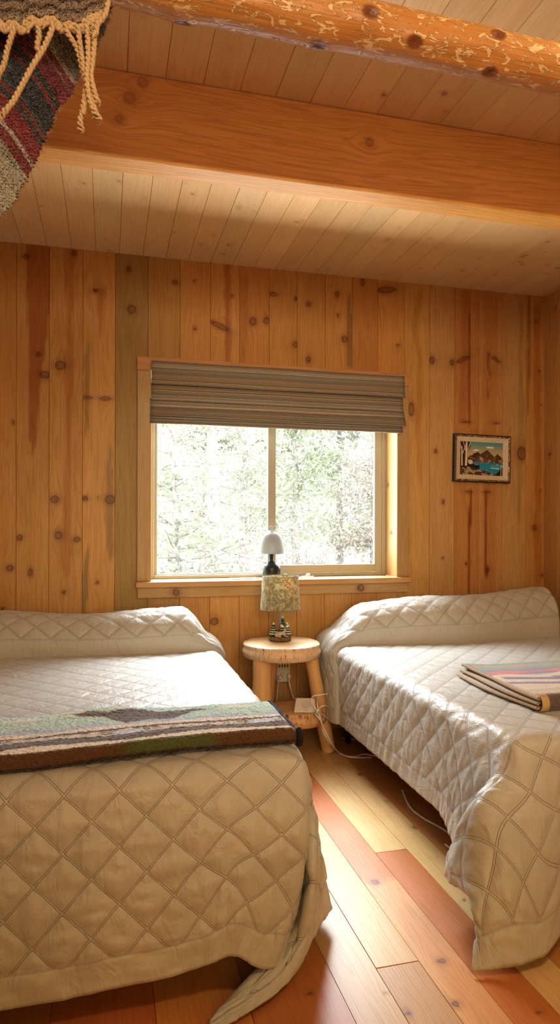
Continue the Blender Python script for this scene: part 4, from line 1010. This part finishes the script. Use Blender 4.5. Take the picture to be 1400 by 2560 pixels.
# ------------------------------------------------------------------ lantern on the sill
QX, QY = onY(679, 1400, WALL + .055).x, WALL + .055
QZ = WZ0
lan = empty('lantern_lamp', (QX, QY, QZ), 'dark green camping lantern lamp with frosted dome shade on the window sill', 'lamp')
def zq(py): return onY(679, py, QY).z
V, Fq = lathe([(.001, 0), (.050, 0), (.053, .004), (.053, .060), (.051, .070), (.044, .080), (.034, .087), (.028, .090), (.027, .099), (.001, .099)], 48, (QX, QY, QZ))
link('lantern_base', np_mesh(V, Fq), M['lantern'], lan)
V, Fq = lathe([(.001, 0), (.014, 0), (.014, .008), (.0125, .009), (.0125, .060), (.001, .060)], 32, (QX, QY, QZ + .099))
link('stem', np_mesh(V, Fq), M['lantern'], lan)
z0, z1 = zq(1384), zq(1327); hh = z1 - z0
pr = [(.0715, z0), (.0725, z0 + .006)] + [(.0725 * math.cos(a) ** .75 if a < 1.35 else .018, z0 + .006 + (hh - .012) * math.sin(a)) for a in np.linspace(.15, 1.28, 12)] + [(.018, z1 - .002), (.017, z1), (.001, z1)]
V, Fq = lathe(pr, 48, (QX, QY, 0))
m, nt, p, out = nmat('frosted_dome'); t = N(nt, 'ShaderNodeBsdfTranslucent'); t.inputs[0].default_value = (.42, .44, .44, 1); p.inputs['Base Color'].default_value = (.70, .73, .73, 1); p.inputs['Roughness'].default_value = .4
mx = N(nt, 'ShaderNodeMixShader', i_0=.6); L(nt, p.outputs[0], mx.inputs[1]); L(nt, t.outputs[0], mx.inputs[2]); L(nt, mx.outputs[0], out.inputs['Surface'])
link('dome_shade', np_mesh(V, Fq), m, lan).modifiers.new('s', 'SOLIDIFY').thickness = .002
pts = [(QX + .014 * math.cos(a), QY, z1 + .012 + .016 * math.sin(a)) for a in np.linspace(0, PI, 14)]
mb = MB(); mb.tube([(QX + .014, QY, z1 - .002)] + pts + [(QX - .014, QY, z1 - .002)], .0018, 6); link('wire_handle', mb.mesh(), simple('grey_wire', (.25, .25, .22), .4, metal=.5), lan)
# things on the sill
bm = bm_new(); pa = onY(612, 1441, WALL + .06)
vs = add_box(bm, (-.085, -.035, 0), (.085, .035, .004), .001, 1, rot=Matrix.Rotation(.12, 3, 'Z'))
bmesh.ops.translate(bm, vec=(pa.x, WALL + .06, WZ0 + .0005), verts=bm.verts[:])
tag(link('paper_leaflet', bm_mesh(bm), simple('white_paper', (.8, .78, .74), .7), smooth=False), 'flat white leaflet lying on the window sill left of the lantern', 'paper')
mb = MB(); x_ = onY(705, 1440, WALL + .05).x
mb.tube(spline([(x_ + t * .2, WALL + .045 + .02 * math.sin(t * 9), WZ0 + .004 + .006 * abs(math.sin(t * 7))) for t in np.linspace(0, 1, 12)], 5), .003, 6)
for k in range(46):
    a = random.uniform(0, 6.28); c0 = (x_ + (.02 if k % 2 else .165) , WALL + .045, WZ0 + .016); r = random.uniform(.008, .02)
    mb.tube([c0, (c0[0] + r * math.cos(a), c0[1] + r * .5 * math.sin(a * 3), c0[2] + abs(r * math.sin(a)) * .9 - .004)], .0022, 5)
tag(link('sprig_garland', mb.mesh(), simple('white_garland', (.82, .80, .76), .7)), 'white frilly cord lying on the window sill right of the lantern', 'garland')
# ------------------------------------------------------------------ wall outlet, cords, dial
op = onY(705, 1675, WALL)
ox0, ox1 = onY(689, 1675, WALL).x, onY(724, 1675, WALL).x
oz0, oz1 = onY(705, 1703, WALL).z, onY(705, 1655, WALL).z + .03
plug = empty('power_outlet', (op.x, WALL, op.z), 'white wall outlet adapter with four slots above a socket, behind the log stool', 'outlet')
bm = bm_new(); add_box(bm, (ox0, WALL - .035, oz0), (ox1, WALL - .001, oz1), .008, 3); link('housing', bm_mesh(bm), M['white_plastic'], plug)
bm = bm_new(); yv = WALL - .0352; w_ = ox1 - ox0
for k in range(4):
    b2 = bm_new(); add_box(b2, (ox0 + w_ * (.16 + .19 * k), yv - .0006, oz1 - .055), (ox0 + w_ * (.16 + .19 * k) + .006, yv + .002, oz1 - .038)); link('usb_slot', bm_mesh(b2), M['dark_plastic'], plug, smooth=False)
for dx in (-.008, .006): add_box(bm, (op.x - .004 + dx, yv - .0006, oz0 + .045), (op.x - .002 + dx, yv + .002, oz0 + .056))
vs = bmesh.ops.create_cone(bm, cap_ends=True, segments=16, radius1=.0028, radius2=.0028, depth=.003, matrix=Matrix.Translation((op.x - .004, yv, oz0 + .034)) @ Matrix.Rotation(PI / 2, 4, 'X'))
link('socket_face', bm_mesh(bm), M['dark_plastic'], plug, smooth=False)
bm = bm_new()
add_box(bm, (ox0 + .006, WALL - .062, oz0 + .028), (ox0 + .024, WALL - .034, oz0 + .046), .004); link('plug', bm_mesh(bm), M['white_plastic'], plug); bm = bm_new(); add_box(bm, (ox1 - .026, WALL - .066, oz0 + .030), (ox1 - .006, WALL - .034, oz0 + .052), .004)
link('plug', bm_mesh(bm), M['white_plastic'], plug)
dlp = onZ(765, 1778, .24)
db = empty('dial_box', (dlp.x, dlp.y, .24), 'white wedge-shaped box with a round dial on the lower shelf', 'timer')
def cord(pts, r, label, par=None, n=10, mat='cord'):
    mb = MB(); mb.tube(spline(pts, n), r, 7)
    if par is None: return tag(link('extension_cord', mb.mesh(), M[mat]), label, 'cord')
    return link('cord', mb.mesh(), M[mat], par)
Ysh = 3.55
g1 = [onY(697, 1698, WALL - .06), onY(695, 1730, WALL - .05), onY(692, 1760, WALL - .06), onY(692, 1790, WALL - .05), onY(700, 1850, WALL - .05)]
cord(g1, .0035, '', lamp)
dlp = onZ(765, 1778, .24)
cord([onY(722, 1696, WALL - .06), onY(727, 1722, WALL - .08), onY(735, 1742, 3.66), onY(742, 1752, 3.60), onY(750, 1765, 3.54)], .0038, '', db)
cord([onY(726, 1708, WALL - .06), onY(731, 1735, WALL - .05), onY(735, 1752, WALL - .05), onY(740, 1800, WALL - .04), onY(745, 1850, WALL - .04)], .003, '', plug)
fx = 3.34
cord([onY(828, 1733, 3.46), onY(806, 1737, fx), onY(785, 1740, fx), onY(779, 1752, fx), onY(788, 1768, fx - .02), onY(796, 1782, fx - .03), onY(806, 1812, fx - .03), onY(815, 1835, fx - .02), onY(826, 1858, fx - .03), onZ(846, 1878, .006), onZ(866, 1889, .006), onZ(890, 1891, .006), onZ(915, 1885, .006), onZ(960, 1895, .006)], .0036, '', db)
cord([onY(828, 1768, 3.46), onY(812, 1764, fx), onY(796, 1772, fx), onY(790, 1784, fx - .03), onY(802, 1800, fx - .05), onY(812, 1822, fx - .05), onY(832, 1860, fx - .06), onZ(852, 1884, .005), onZ(880, 1893, .005), onZ(930, 1893, .005)], .0034, '', db)
cord([onY(795, 1740, 3.50), onY(794, 1760, fx + .01), onY(797, 1775, fx - .02), onY(804, 1800, fx - .02), onY(808, 1825, fx - .02), onY(818, 1846, fx - .04), onZ(838, 1872, .01)], .0032, '', db)
cord([onY(806, 1785, fx), onY(822, 1797, 3.42), onY(832, 1802, 3.5)], .0032, '', db)
cord([onZ(1008, 1975, .006), onZ(1020, 2005, .006), onZ(1034, 2025, .006), onZ(1062, 2046, .006), onZ(1088, 2060, .006), onZ(1118, 2078, .006), onZ(1140, 2100, .006), onZ(1132, 2120, .006), onZ(1115, 2110, .006)], .0045, 'pale cord running along the floor below the side of the right bed', mat='cord')
bm = bm_new(); tpz = onY(796, 1778, fx - .04)
add_box(bm, tpz - Vector((.012, .008, .010)), tpz + Vector((.012, .008, .010)), .003); tag(link('cable_tie', bm_mesh(bm), simple('silver_tie', (.6, .6, .58), .3, metal=.4)), 'silver tie bundling the white cords beside the dial box', 'cable tie')
# dial box: wedge with round dial
w2, d2_, h2 = .060, .036, .062
R3 = Matrix.Translation((dlp.x - .0, dlp.y + .005, .2405)) @ Matrix.Rotation(-.30, 4, 'Z')
pv = [(-w2, -d2_, 0), (w2, -d2_, 0), (w2, -d2_ + .010, .010), (w2 - .012, d2_ - .012, h2), (w2 - .010, d2_, h2 - .002), (w2, d2_, 0)]
V = [(x, y, z) for x, y, z in pv] + [(-x, y, z) for x, y, z in pv]
V[0] = (-w2, -d2_, 0); V[6] = (w2, -d2_, 0)
prf = [(-d2_, 0), (-d2_ + .002, .008), (d2_ - .014, h2), (d2_ - .004, h2), (d2_, 0)]
bm = bm_new(); L1 = [bm.verts.new((-w2 if z < .02 else -w2 + .010, y, z)) for y, z in prf]; L2 = [bm.verts.new((w2 if z < .02 else w2 - .010, y, z)) for y, z in prf]
bm.faces.new(L1); bm.faces.new(L2[::-1])
for k in range(5): bm.faces.new((L1[k], L1[(k + 1) % 5], L2[(k + 1) % 5], L2[k]))
bmesh.ops.bevel(bm, geom=bm.edges[:], offset=.003, segments=2, affect='EDGES', profile=.5); bm.transform(R3)
link('housing', bm_mesh(bm), M['white_plastic'], db, smooth=False)
sl = math.atan2(h2 - .008, 2 * d2_ - .016); fc = Vector((0.006, -.006, (h2 + .008) / 2 + .001))
DM = R3 @ Matrix.Translation(fc) @ Matrix.Rotation(sl, 4, 'X')
bm = bm_new(); bmesh.ops.create_cone(bm, cap_ends=True, segments=40, radius1=.024, radius2=.0225, depth=.006, matrix=DM @ Matrix.Translation((0, 0, .003))); link('dial', bm_mesh(bm), simple('dial_white', (.70, .66, .60), .4), db, smooth=False)
bm = bm_new()
for k in range(12):
    a = k * PI / 6; q = DM @ Matrix.Translation((.0175 * math.cos(a), .0175 * math.sin(a), .0062)) @ Matrix.Rotation(a, 4, 'Z')
    bmesh.ops.create_cube(bm, size=1, matrix=q @ Matrix.Diagonal((.0055, .0012, .0006, 1)))
bmesh.ops.create_cube(bm, size=1, matrix=DM @ Matrix.Translation((0, -.035, .0012)) @ Matrix.Diagonal((.016, .003, .0006, 1)))
link('dial_marks', bm_mesh(bm), M['gray_plastic'], db, smooth=False)
# dark slip-on with a pale rim beneath the right bed
sp_ = onZ(868, 1850, 0)
V, Fq = lathe([(.001, .001), (.07, .001), (.078, .006), (.079, .014)], 40, (sp_.x + .10, sp_.y + .02, 0), squash=(1.5, .7)); bw = empty('slipper', (sp_.x + .10, sp_.y + .02, 0), 'dark slipper with a pale sole edge just under the right bed', 'shoe')
link('sole', np_mesh(V, Fq), simple('pale_sole', (.55, .52, .47), .6), bw)
V, Fq = lathe([(.079, .013), (.078, .03), (.066, .05), (.04, .062), (.001, .066)], 40, (sp_.x + .10, sp_.y + .02, 0), squash=(1.48, .68)); link('upper', np_mesh(V, Fq), M['dark_plastic'], bw)
# ------------------------------------------------------------------ roman blind
def blind():
    x0, x1 = onY(378, 950, 3.765).x, onY(1010, 950, 3.765).x; zt, zb = 2.150, 1.803
    root = empty('roman_blind', ((x0 + x1) / 2, 3.78, zt), 'woven brown and grey roman blind drawn up at the top of the window', 'blind')
    m, nt, p, out = nmat('woven_reed')
    tc = N(nt, 'ShaderNodeTexCoord'); sp = N(nt, 'ShaderNodeSeparateXYZ'); L(nt, tc.outputs['Object'], sp.inputs[0])
    at = N(nt, 'ShaderNodeAttribute'); at.attribute_name = 'sv'
    row = math_(nt, 'MULTIPLY', at.outputs['Fac'], 1 / .0042); rowi = math_(nt, 'FLOOR', row); rf = math_(nt, 'FRACT', row)
    wn = N(nt, 'ShaderNodeTexWhiteNoise', noise_dimensions='1D'); L(nt, rowi, wn.inputs['W'])
    colx = math_(nt, 'MULTIPLY', sp.outputs[0], 1 / .0075); ci = math_(nt, 'FLOOR', colx); cf = math_(nt, 'FRACT', colx)
    cb = N(nt, 'ShaderNodeCombineXYZ'); L(nt, ci, cb.inputs[0]); L(nt, rowi, cb.inputs[1]); wn2 = N(nt, 'ShaderNodeTexWhiteNoise', noise_dimensions='2D'); L(nt, cb.outputs[0], wn2.inputs['Vector'])
    c = ramp(nt, wn.outputs['Value'], [(0, (.30, .24, .18)), (.22, (.58, .43, .28)), (.42, (.36, .34, .30)), (.6, (.78, .72, .58)), (.78, (.34, .41, .43)), (.92, (.60, .44, .30))], 'CONSTANT')
    col = mixc(nt, math_(nt, 'MULTIPLY', wn2.outputs['Value'], .35), c.outputs[0], (.46, .40, .30))
    thr = math_(nt, 'LESS_THAN', cf, .16); alt = math_(nt, 'LESS_THAN', math_(nt, 'FRACT', math_(nt, 'MULTIPLY', math_(nt, 'ADD', rowi, ci), .5)), .4)
    col = mixc(nt, math_(nt, 'MULTIPLY', math_(nt, 'MULTIPLY', thr, alt), .75), col, (.62, .56, .42))
    gp = math_(nt, 'LESS_THAN', rf, .18); col = mixc(nt, math_(nt, 'MULTIPLY', gp, .55), col, (.05, .04, .03))
    L(nt, col, p.inputs['Base Color']); p.inputs['Roughness'].default_value = .7
    t = N(nt, 'ShaderNodeBsdfTranslucent'); L(nt, col, t.inputs[0]); mx = N(nt, 'ShaderNodeMixShader', i_0=.22); L(nt, p.outputs[0], mx.inputs[1]); L(nt, t.outputs[0], mx.inputs[2]); L(nt, mx.outputs[0], out.inputs['Surface'])
    bp = N(nt, 'ShaderNodeBump', i_Strength=.8, i_Distance=.002); L(nt, math_(nt, 'ADD', math_(nt, 'SINE', math_(nt, 'MULTIPLY', rf, PI)), wn2.outputs['Value']), bp.inputs['Height']); L(nt, bp.outputs[0], p.inputs['Normal'])
    H = zt - zb
    # (name, yz section top->bottom)
    secs = [('valance', [(3.776, zt), (3.762, zt - .002), (3.758, zt - .06), (3.748, zt - .122), (3.752, zt - .130), (3.785, zt - .124)], x0, x1),
            ('fold', [(3.790, zt - .118), (3.770, zt - .135), (3.764, zt - .18), (3.758, zt - .214), (3.764, zt - .219), (3.79, zt - .212)], x0 - .002, x1 - .008),
            ('fold', [(3.790, zt - .205), (3.772, zt - .220), (3.756, zt - .262), (3.738, zt - .300), (3.742, zt - .308), (3.79, zt - .296)], x0 - .008, x1 + .002),
            ('fold', [(3.790, zt - .29), (3.772, zt - .305), (3.764, zt - .325), (3.760, zt - .345), (3.764, zt - .348), (3.79, zt - .342)], x0 - .008, x1 - .012)]
    sv = 0
    for nm, sec, a0, a1 in secs:
        s2 = spline([(0, y, z) for y, z in sec], 6); n = len(s2); xs = np.linspace(a0, a1, 60); V = []; A_ = []
        acc = sv
        for i, q in enumerate(s2):
            if i: acc += (s2[i] - s2[i - 1]).length
            for x in xs: V.append((x, q.y + .0015 * math.sin(x * 11), q.z + .0012 * math.sin(x * 7 + i * .2))); A_.append(acc)
        sv = acc + .037
        me = np_mesh(np.array(V), grid_faces(n, 60)); attr(me, 'sv', A_); o = link(nm, me, m, root); o.modifiers.new('s', 'SOLIDIFY').thickness = .0016
    bm = bm_new(); add_box(bm, (x0 + .004, 3.776, zt - .035), (x1 - .004, 3.802, zt - .003), .002); link('head_rail', bm_mesh(bm), M['trim'] if False else simple('rail_white', (.7, .66, .58), .5), root, smooth=False)
blind()
# ------------------------------------------------------------------ framed landscape
def painting():
    a = onY(1129, 1085, WALL); b = onY(1271, 1208, WALL); cx, cz = (a.x + b.x) / 2, (a.z + b.z) / 2 + .003; w, h = (b.x - a.x) * .985, (a.z - b.z) * .99
    root = empty('framed_painting', (cx, WALL, cz), 'small landscape painting of mountains and a blue lake in a carved frame on the wall', 'painting')
    RT = Matrix.Translation((cx, WALL, cz)) @ Matrix.Rotation(math.radians(.9), 4, 'Y')
    def ring(w0, h0, w1, h1, y0, y1, mat, name, tilt=0, seg=1):
        V = []
        for (ww, hh, yy) in ((w0, h0, -.002), (w0, h0, y0), (w1, h1, y1), (w1, h1, -.002)):
            for sx, sz in ((-1, -1), (1, -1), (1, 1), (-1, 1)): V.append(RT @ Vector((sx * ww / 2, yy, sz * hh / 2)))
        return link(name, mesh_from(V, grid_faces(4, 4, wrap_m=True)), mat, root, smooth=False)
    m, nt, p, out = nmat('carved_gilt'); tc = N(nt, 'ShaderNodeTexCoord'); n1 = N(nt, 'ShaderNodeTexNoise', i_Scale=70.0, i_Detail=4.0, i_Distortion=2.0); L(nt, tc.outputs['Object'], n1.inputs['Vector'])
    r = ramp(nt, n1.outputs['Fac'], [(.38, (.03, .018, .01)), (.5, (.26, .12, .05)), (.6, (.55, .45, .28))]); L(nt, r.outputs[0], p.inputs['Base Color']); p.inputs['Roughness'].default_value = .5
    bp = N(nt, 'ShaderNodeBump', i_Strength=.8, i_Distance=.003); L(nt, n1.outputs['Fac'], bp.inputs['Height']); L(nt, bp.outputs[0], p.inputs['Normal'])
    ring(w, h, w - .012, h - .012, -.028, -.030, M['dark_plastic'], 'outer_rim')
    ring(w - .012, h - .012, w - .034, h - .034, -.030, -.024, m, 'carved_frame')
    ring(w - .034, h - .034, w - .098, h - .092, -.026, -.014, simple('cream_liner', (.66, .55, .42), .7, noise=.05), 'liner')
    # painted board, colours laid per vertex from a composition function
    pw, ph = w - .098, h - .092; n, mm = 300, 230
    s = np.linspace(0, 1, n); t = np.linspace(0, 1, mm); S_, T_ = np.meshgrid(s, t, indexing='ij')   # t up
    c = np.empty(S_.shape + (3,))
    sky0 = np.array((.10, .34, .36)); sky1 = np.array((.55, .42, .22)); k = sstep(1, .62, T_)[..., None]; c[:] = sky0 * (1 - k) + sky1 * k
    def put(mk, col):
        nonlocal c
        col = np.asarray(col, float); mk = mk[..., None] if mk.ndim == 2 else mk; c = c * (1 - mk) + col * mk
    hard = lambda q, w=.006: sstep(-w, w, q)
    nz = fbm(S_ * 9, T_ * 9, 3, 1.0); nz2 = fbm(S_ * 30, T_ * 30, 8, 1.0)
    for cx_, cy_, rx, ry in ((.70, .85, .09, .03), (.38, .76, .06, .02), (.34, .74, .05, .015)):
        put(hard(1 - ((S_ - cx_) / rx) ** 2 - ((T_ - cy_) / ry) ** 2 + (nz2 - .5) * 1.2, .2) * .9, (.85, .85, .80))
    def mtn(pk, py, hw, col, colh):
        top = py - np.abs(S_ - pk) / hw * .30 + (fbm(S_ * 22, S_ * 0, int(pk * 50), 1.0) - .5) * .05
        mk = hard(top - T_); sh = fbm((S_ - pk) * 16 + T_ * 10, T_ * 6, 5, 1.0)
        cc = np.array(col) * (1 - sstep(.45, .6, sh))[..., None] + np.array(colh) * sstep(.45, .6, sh)[..., None]
        put(mk, cc)
    mtn(.40, .70, .38, (.05, .035, .03), (.22, .11, .07)); mtn(.88, .66, .30, (.08, .04, .025), (.28, .14, .08)); mtn(.62, .78, .30, (.12, .055, .03), (.52, .36, .24))
    put(hard(.50 - T_ + .04 * np.sin(S_ * 9)), np.where((nz2 > .5)[..., None], (.10, .055, .035), (.36, .26, .18)))
    lake = hard(.385 + .03 * (nz - .5) - T_) * hard(S_ - .30 + (T_ - .2) * .3)
    put(lake, np.where((vnoise(S_ * 8, T_ * 60, 4) > .8)[..., None], (.60, .72, .75), (.02, .28, .46)))
    fg = .30 - .36 * (S_ - .1) + .05 * (nz - .5) * 2; put(hard(fg - T_), np.where((vnoise(S_ * 20 + T_ * 18, T_ * 24, 9) > .55)[..., None], (.40, .32, .22), (.07, .045, .03)))
    put(hard(.055 - np.abs(T_ - .30 + .25 * (S_ - .2)) + .03 * (nz2 - .5)) * hard(.45 - S_), (.012, .014, .010))
    put(hard(T_ - .22) * hard(.16 + .10 * sstep(.6, 1, T_) + .07 * (nz2 - .5) - S_), (.05, .022, .014))
    put(hard(1 - ((S_ - .24) / .055) ** 2 - ((T_ - .39) / .07) ** 2, .1), (.70, .60, .52))
    for x0_, w0, lean in ((.135, .022, .01), (.05, .014, -.02)):
        put(hard(w0 * (1.3 - .5 * T_) - np.abs(S_ - x0_ - lean * T_)) * hard(T_ - .27) * hard((.98 if x0_ > .1 else .85) - T_), (.70, .64, .55))
        put(hard(.009 - np.abs(S_ - x0_ - (T_ - .62) * .28)) * hard(T_ - .62), (.66, .60, .5)); put(hard(.007 - np.abs(S_ - x0_ + (T_ - .68) * .22)) * hard(T_ - .68), (.66, .60, .5))
    put(hard(.16 - T_ + 1.3 * (S_ - .93)) * hard(S_ - .84), (.015, .012, .012)); put(hard(.008 - np.abs(S_ - .965)) * hard(.33 - T_), (.6, .54, .45))
    V = np.stack([(S_ - .5) * pw, np.full_like(S_, -.013), (T_ - .5) * ph], -1).reshape(-1, 3)
    Mx = np.array(RT); V = V @ Mx[:3, :3].T + Mx[:3, 3]
    me = np_mesh(V, grid_faces(n, mm)); attr(me, 'vc', c.reshape(-1, 3), 'FLOAT_COLOR')
    m, nt, p, out = nmat('painted_board'); a_ = N(nt, 'ShaderNodeAttribute'); a_.attribute_name = 'vc'; L(nt, a_.outputs['Color'], p.inputs['Base Color']); p.inputs['Roughness'].default_value = .35
    link('painted_board', me, m, root, smooth=False)
painting()
# ------------------------------------------------------------------ outdoors
GZ = -.35
def ground():
    xs = np.linspace(-22, 42, 90); ys = np.linspace(WALL + .5, 60, 90); X, Y = np.meshgrid(xs, ys, indexing='ij')
    Z_ = GZ + .25 * (fbm(X, Y, 3, .3) - .5) + np.maximum(0, Y - 22) * .05
    return np_mesh(np.stack([X, Y, Z_], -1).reshape(-1, 3), grid_faces(90, 90))
tag(link('ground', ground(), simple('pale_dry_ground', (.50, .45, .36), .9, noise=.35, nscale=3)), kind='structure')
def leafmat(name, c):
    m, nt, p, out = nmat(name); tc = N(nt, 'ShaderNodeTexCoord'); n1 = N(nt, 'ShaderNodeTexNoise', i_Scale=2.5); L(nt, tc.outputs['Object'], n1.inputs['Vector'])
    r = ramp(nt, n1.outputs['Fac'], [(.3, tuple(x * .7 for x in c)), (.7, tuple(min(1, x * 1.3) for x in c))]); d = N(nt, 'ShaderNodeBsdfDiffuse'); t = N(nt, 'ShaderNodeBsdfTranslucent'); L(nt, r.outputs[0], d.inputs[0]); L(nt, r.outputs[0], t.inputs[0])
    mx = N(nt, 'ShaderNodeMixShader', i_0=.45); L(nt, d.outputs[0], mx.inputs[1]); L(nt, t.outputs[0], mx.inputs[2]); L(nt, mx.outputs[0], out.inputs['Surface']); return m
LM = [leafmat('pale_green_leaf', (.43, .46, .33)), leafmat('olive_leaf', (.45, .45, .36)), leafmat('dry_leaf', (.52, .47, .41))]
TM = simple('outdoor_bark', (.33, .30, .27), .9, noise=.3, nscale=12)
def tree(px, Y, H, kind, label, spread=1.0, nb=60, lm=0, leaves=55, ls=.06, trunk=.09):
    u = (px - CX) / F_PX; X = Y * (SN + CS * u) / (CS - SN * u); B = Vector((X, Y, GZ - .1 + max(0, Y - 22) * .05))
    root = empty('pine_tree' if kind == 'pine' else 'bushy_shrub', B, label, 'tree' if kind == 'pine' else 'shrub', 'trees and shrubs beyond the window')
    rs = random.Random(int(px * 13 + Y)); mb = MB(); LV = []
    top = B + Vector((rs.uniform(-.3, .3), 0, H))
    if kind == 'pine': mb.tube([B.lerp(top, k / 8) + Vector((rs.uniform(-.04, .04), 0, 0)) for k in range(9)], [trunk * (1 - k / 9.5) for k in range(9)], 7)
    for i in range(nb):
        f = rs.uniform(.08 if kind == 'pine' else .0, .98); s0 = B.lerp(top, f) if kind == 'pine' else B + Vector((rs.gauss(0, .25) * spread, rs.gauss(0, .2), 0))
        a = rs.uniform(0, 2 * PI)
        ln = (spread * (1.15 - f) * rs.uniform(.6, 1.1)) if kind == 'pine' else H * rs.uniform(.5, 1)
        dv = Vector((math.cos(a), math.sin(a), rs.uniform(-.15, .35))) if kind == 'pine' else Vector((math.cos(a) * .45, math.sin(a) * .45, 1)).normalized()
        e = s0 + dv * ln; midp = s0.lerp(e, .5) + Vector((0, 0, rs.uniform(-.1, .12) * ln)); mb.tube([s0, midp, e], [.018, .011, .004], 4)
        for _ in range(3):
            q = s0.lerp(e, rs.uniform(.3, .9)); mb.tube([q, q + Vector((rs.gauss(0, .25), rs.gauss(0, .25), rs.gauss(.05, .18))) * ln * .6], [.007, .002], 3)
        for _ in range(leaves):
            t = rs.random() ** .7; q = s0.lerp(e, t) + Vector((rs.gauss(0, 1), rs.gauss(0, 1), rs.gauss(0, .8))) * .11 * (ln + .3)
            LV.append((q, rs.random(), rs.random()))
    link('trunk' if kind == 'pine' else 'stems', mb.mesh(), TM, root)
    if LV:
        C_ = np.array([q[0][:] for q in LV]); n = len(C_); d1 = RNG.normal(size=(n, 3)); d1 /= np.linalg.norm(d1, axis=1)[:, None]; d2 = np.cross(d1, RNG.normal(size=(n, 3))); d2 /= np.linalg.norm(d2, axis=1)[:, None]
        sz = ls * RNG.uniform(.5, 1.4, n)[:, None]
        V = np.stack([C_ - d1 * sz, C_ + d2 * sz * .35, C_ + d1 * sz, C_ - d2 * sz * .35], 1).reshape(-1, 3)
        link('foliage', np_mesh(V, np.arange(4 * n).reshape(-1, 4)), LM[lm], root, smooth=False)
tree(540, 10.5, 7.5, 'pine', 'slender pine with a dark trunk in the left window pane', 1.7, 95, 0, 60, .055, .13)
tree(452, 8.8, 4.4, 'pine', 'pale green sapling nearest the left edge of the left pane', 1.2, 70, 0, 60, .045, .05)
tree(420, 14, 8.0, 'pine', 'bare-twigged tree high in the left pane', 2.6, 100, 2, 30, .05, .10)
tree(610, 15, 7.5, 'pine', 'olive pine behind the lantern in the left pane', 2.0, 90, 1, 70, .07, .12)
tree(740, 19, 8.2, 'pine', 'hazy pine at the left of the right pane', 2.3, 90, 0, 80, .09, .14)
tree(850, 23, 9.2, 'pine', 'broad hazy pine in the middle of the right pane', 3.0, 110, 1, 90, .11, .16)
tree(935, 20, 8.4, 'pine', 'pine at the right edge of the right pane', 2.4, 100, 2, 80, .09, .14)
tree(690, 27, 9.0, 'pine', 'far pine rising behind the window mullion', 3.0, 90, 0, 80, .12, .16)
tree(500, 23, 8.5, 'pine', 'far olive pine behind the slender pine in the left pane', 3.2, 110, 1, 80, .11, .16)
tree(410, 7.4, 1.5, 'shrub', 'light green shrub at the lower left of the left pane', 1.2, 60, 0, 60, .035)
tree(500, 8.2, 1.3, 'shrub', 'olive shrub in front of the slender pine trunk', 1.3, 60, 1, 60, .035)
tree(590, 8.6, 1.3, 'shrub', 'twiggy shrub low beside the lantern dome', 1.3, 60, 1, 50, .035)
tree(760, 14, 1.3, 'shrub', 'low shrub at the foot of the right pane', 1.8, 60, 2, 60, .05)
# ------------------------------------------------------------------ light
W = bpy.data.worlds.new('sky'); SC.world = W; W.use_nodes = True; nt = W.node_tree; bg = nt.nodes['Background']
tc = N(nt, 'ShaderNodeTexCoord'); sp = N(nt, 'ShaderNodeSeparateXYZ'); L(nt, tc.outputs['Generated'], sp.inputs[0])
r = ramp(nt, sp.outputs[2], [(0, (.95, .97, 1.0)), (.5, (.86, .93, 1.0)), (1, (.70, .84, 1.0))]); L(nt, r.outputs[0], bg.inputs[0]); bg.inputs[1].default_value = 6.5
def area(name, loc, target, sx, sy, power, col, portal=False):
    l = bpy.data.lights.new(name, 'AREA'); l.shape = 'RECTANGLE'; l.size = sx; l.size_y = sy; l.energy = power; l.color = col
    o = bpy.data.objects.new(name, l); COL.objects.link(o); o.location = loc
    d = Vector(target) - Vector(loc); o.rotation_euler = d.to_track_quat('-Z', 'Y').to_euler()
    if portal: l.cycles.is_portal = True
    return o
area('window_portal', ((WX0 + WX1) / 2, WALL + .25, 1.45), ((WX0 + WX1) / 2, 0, 1.45), 1.5, 1.2, 1, (1, 1, 1), True)
area('sky_glow', (1.1, WALL + 1.9, 3.3), (.9, 1.9, .4), 2.6, 1.6, 520, (.84, .93, 1.0))
area('ceiling_fill', (1.0, WALL + 1.0, .45), (.95, 3.0, 2.7), 2.2, .7, 165, (.95, .97, 1.0))  # added area lamp outside below the sill, aimed up to brighten the ceiling
area('warm_foot_fill', (.4, -1.2, 1.0), (.7, 1.8, .35), 1.6, .7, 9.0, (1.0, .55, .14)).data.spread = 1.7  # added low warm fill behind the camera, aimed at the bed foot panels
area('high_room_fill', (.2, -1.6, 2.15), (1.0, 3.8, 2.15), 2.0, .9, 16.5, (1.0, .84, .62)).data.spread = 1.3  # added high fill behind the camera; no window is built there
area('loft_lamp', (1.8, .85, 2.70), (1.8, 1.0, 0), .9, .3, 20, (1.0, .82, .55))
SC.view_settings.view_transform = 'Standard'; SC.view_settings.look = 'None'; SC.view_settings.exposure = 0.0; SC.view_settings.gamma = .84
SC.cycles.use_denoising = True; SC.cycles.max_bounces = 8; SC.cycles.diffuse_bounces = 4; SC.cycles.use_adaptive_sampling = True; SC.cycles.adaptive_threshold = .04; SC.cycles.transparent_max_bounces = 12
SC.cycles.sample_clamp_indirect = 8.0; SC.cycles.caustics_reflective = False; SC.cycles.caustics_refractive = False
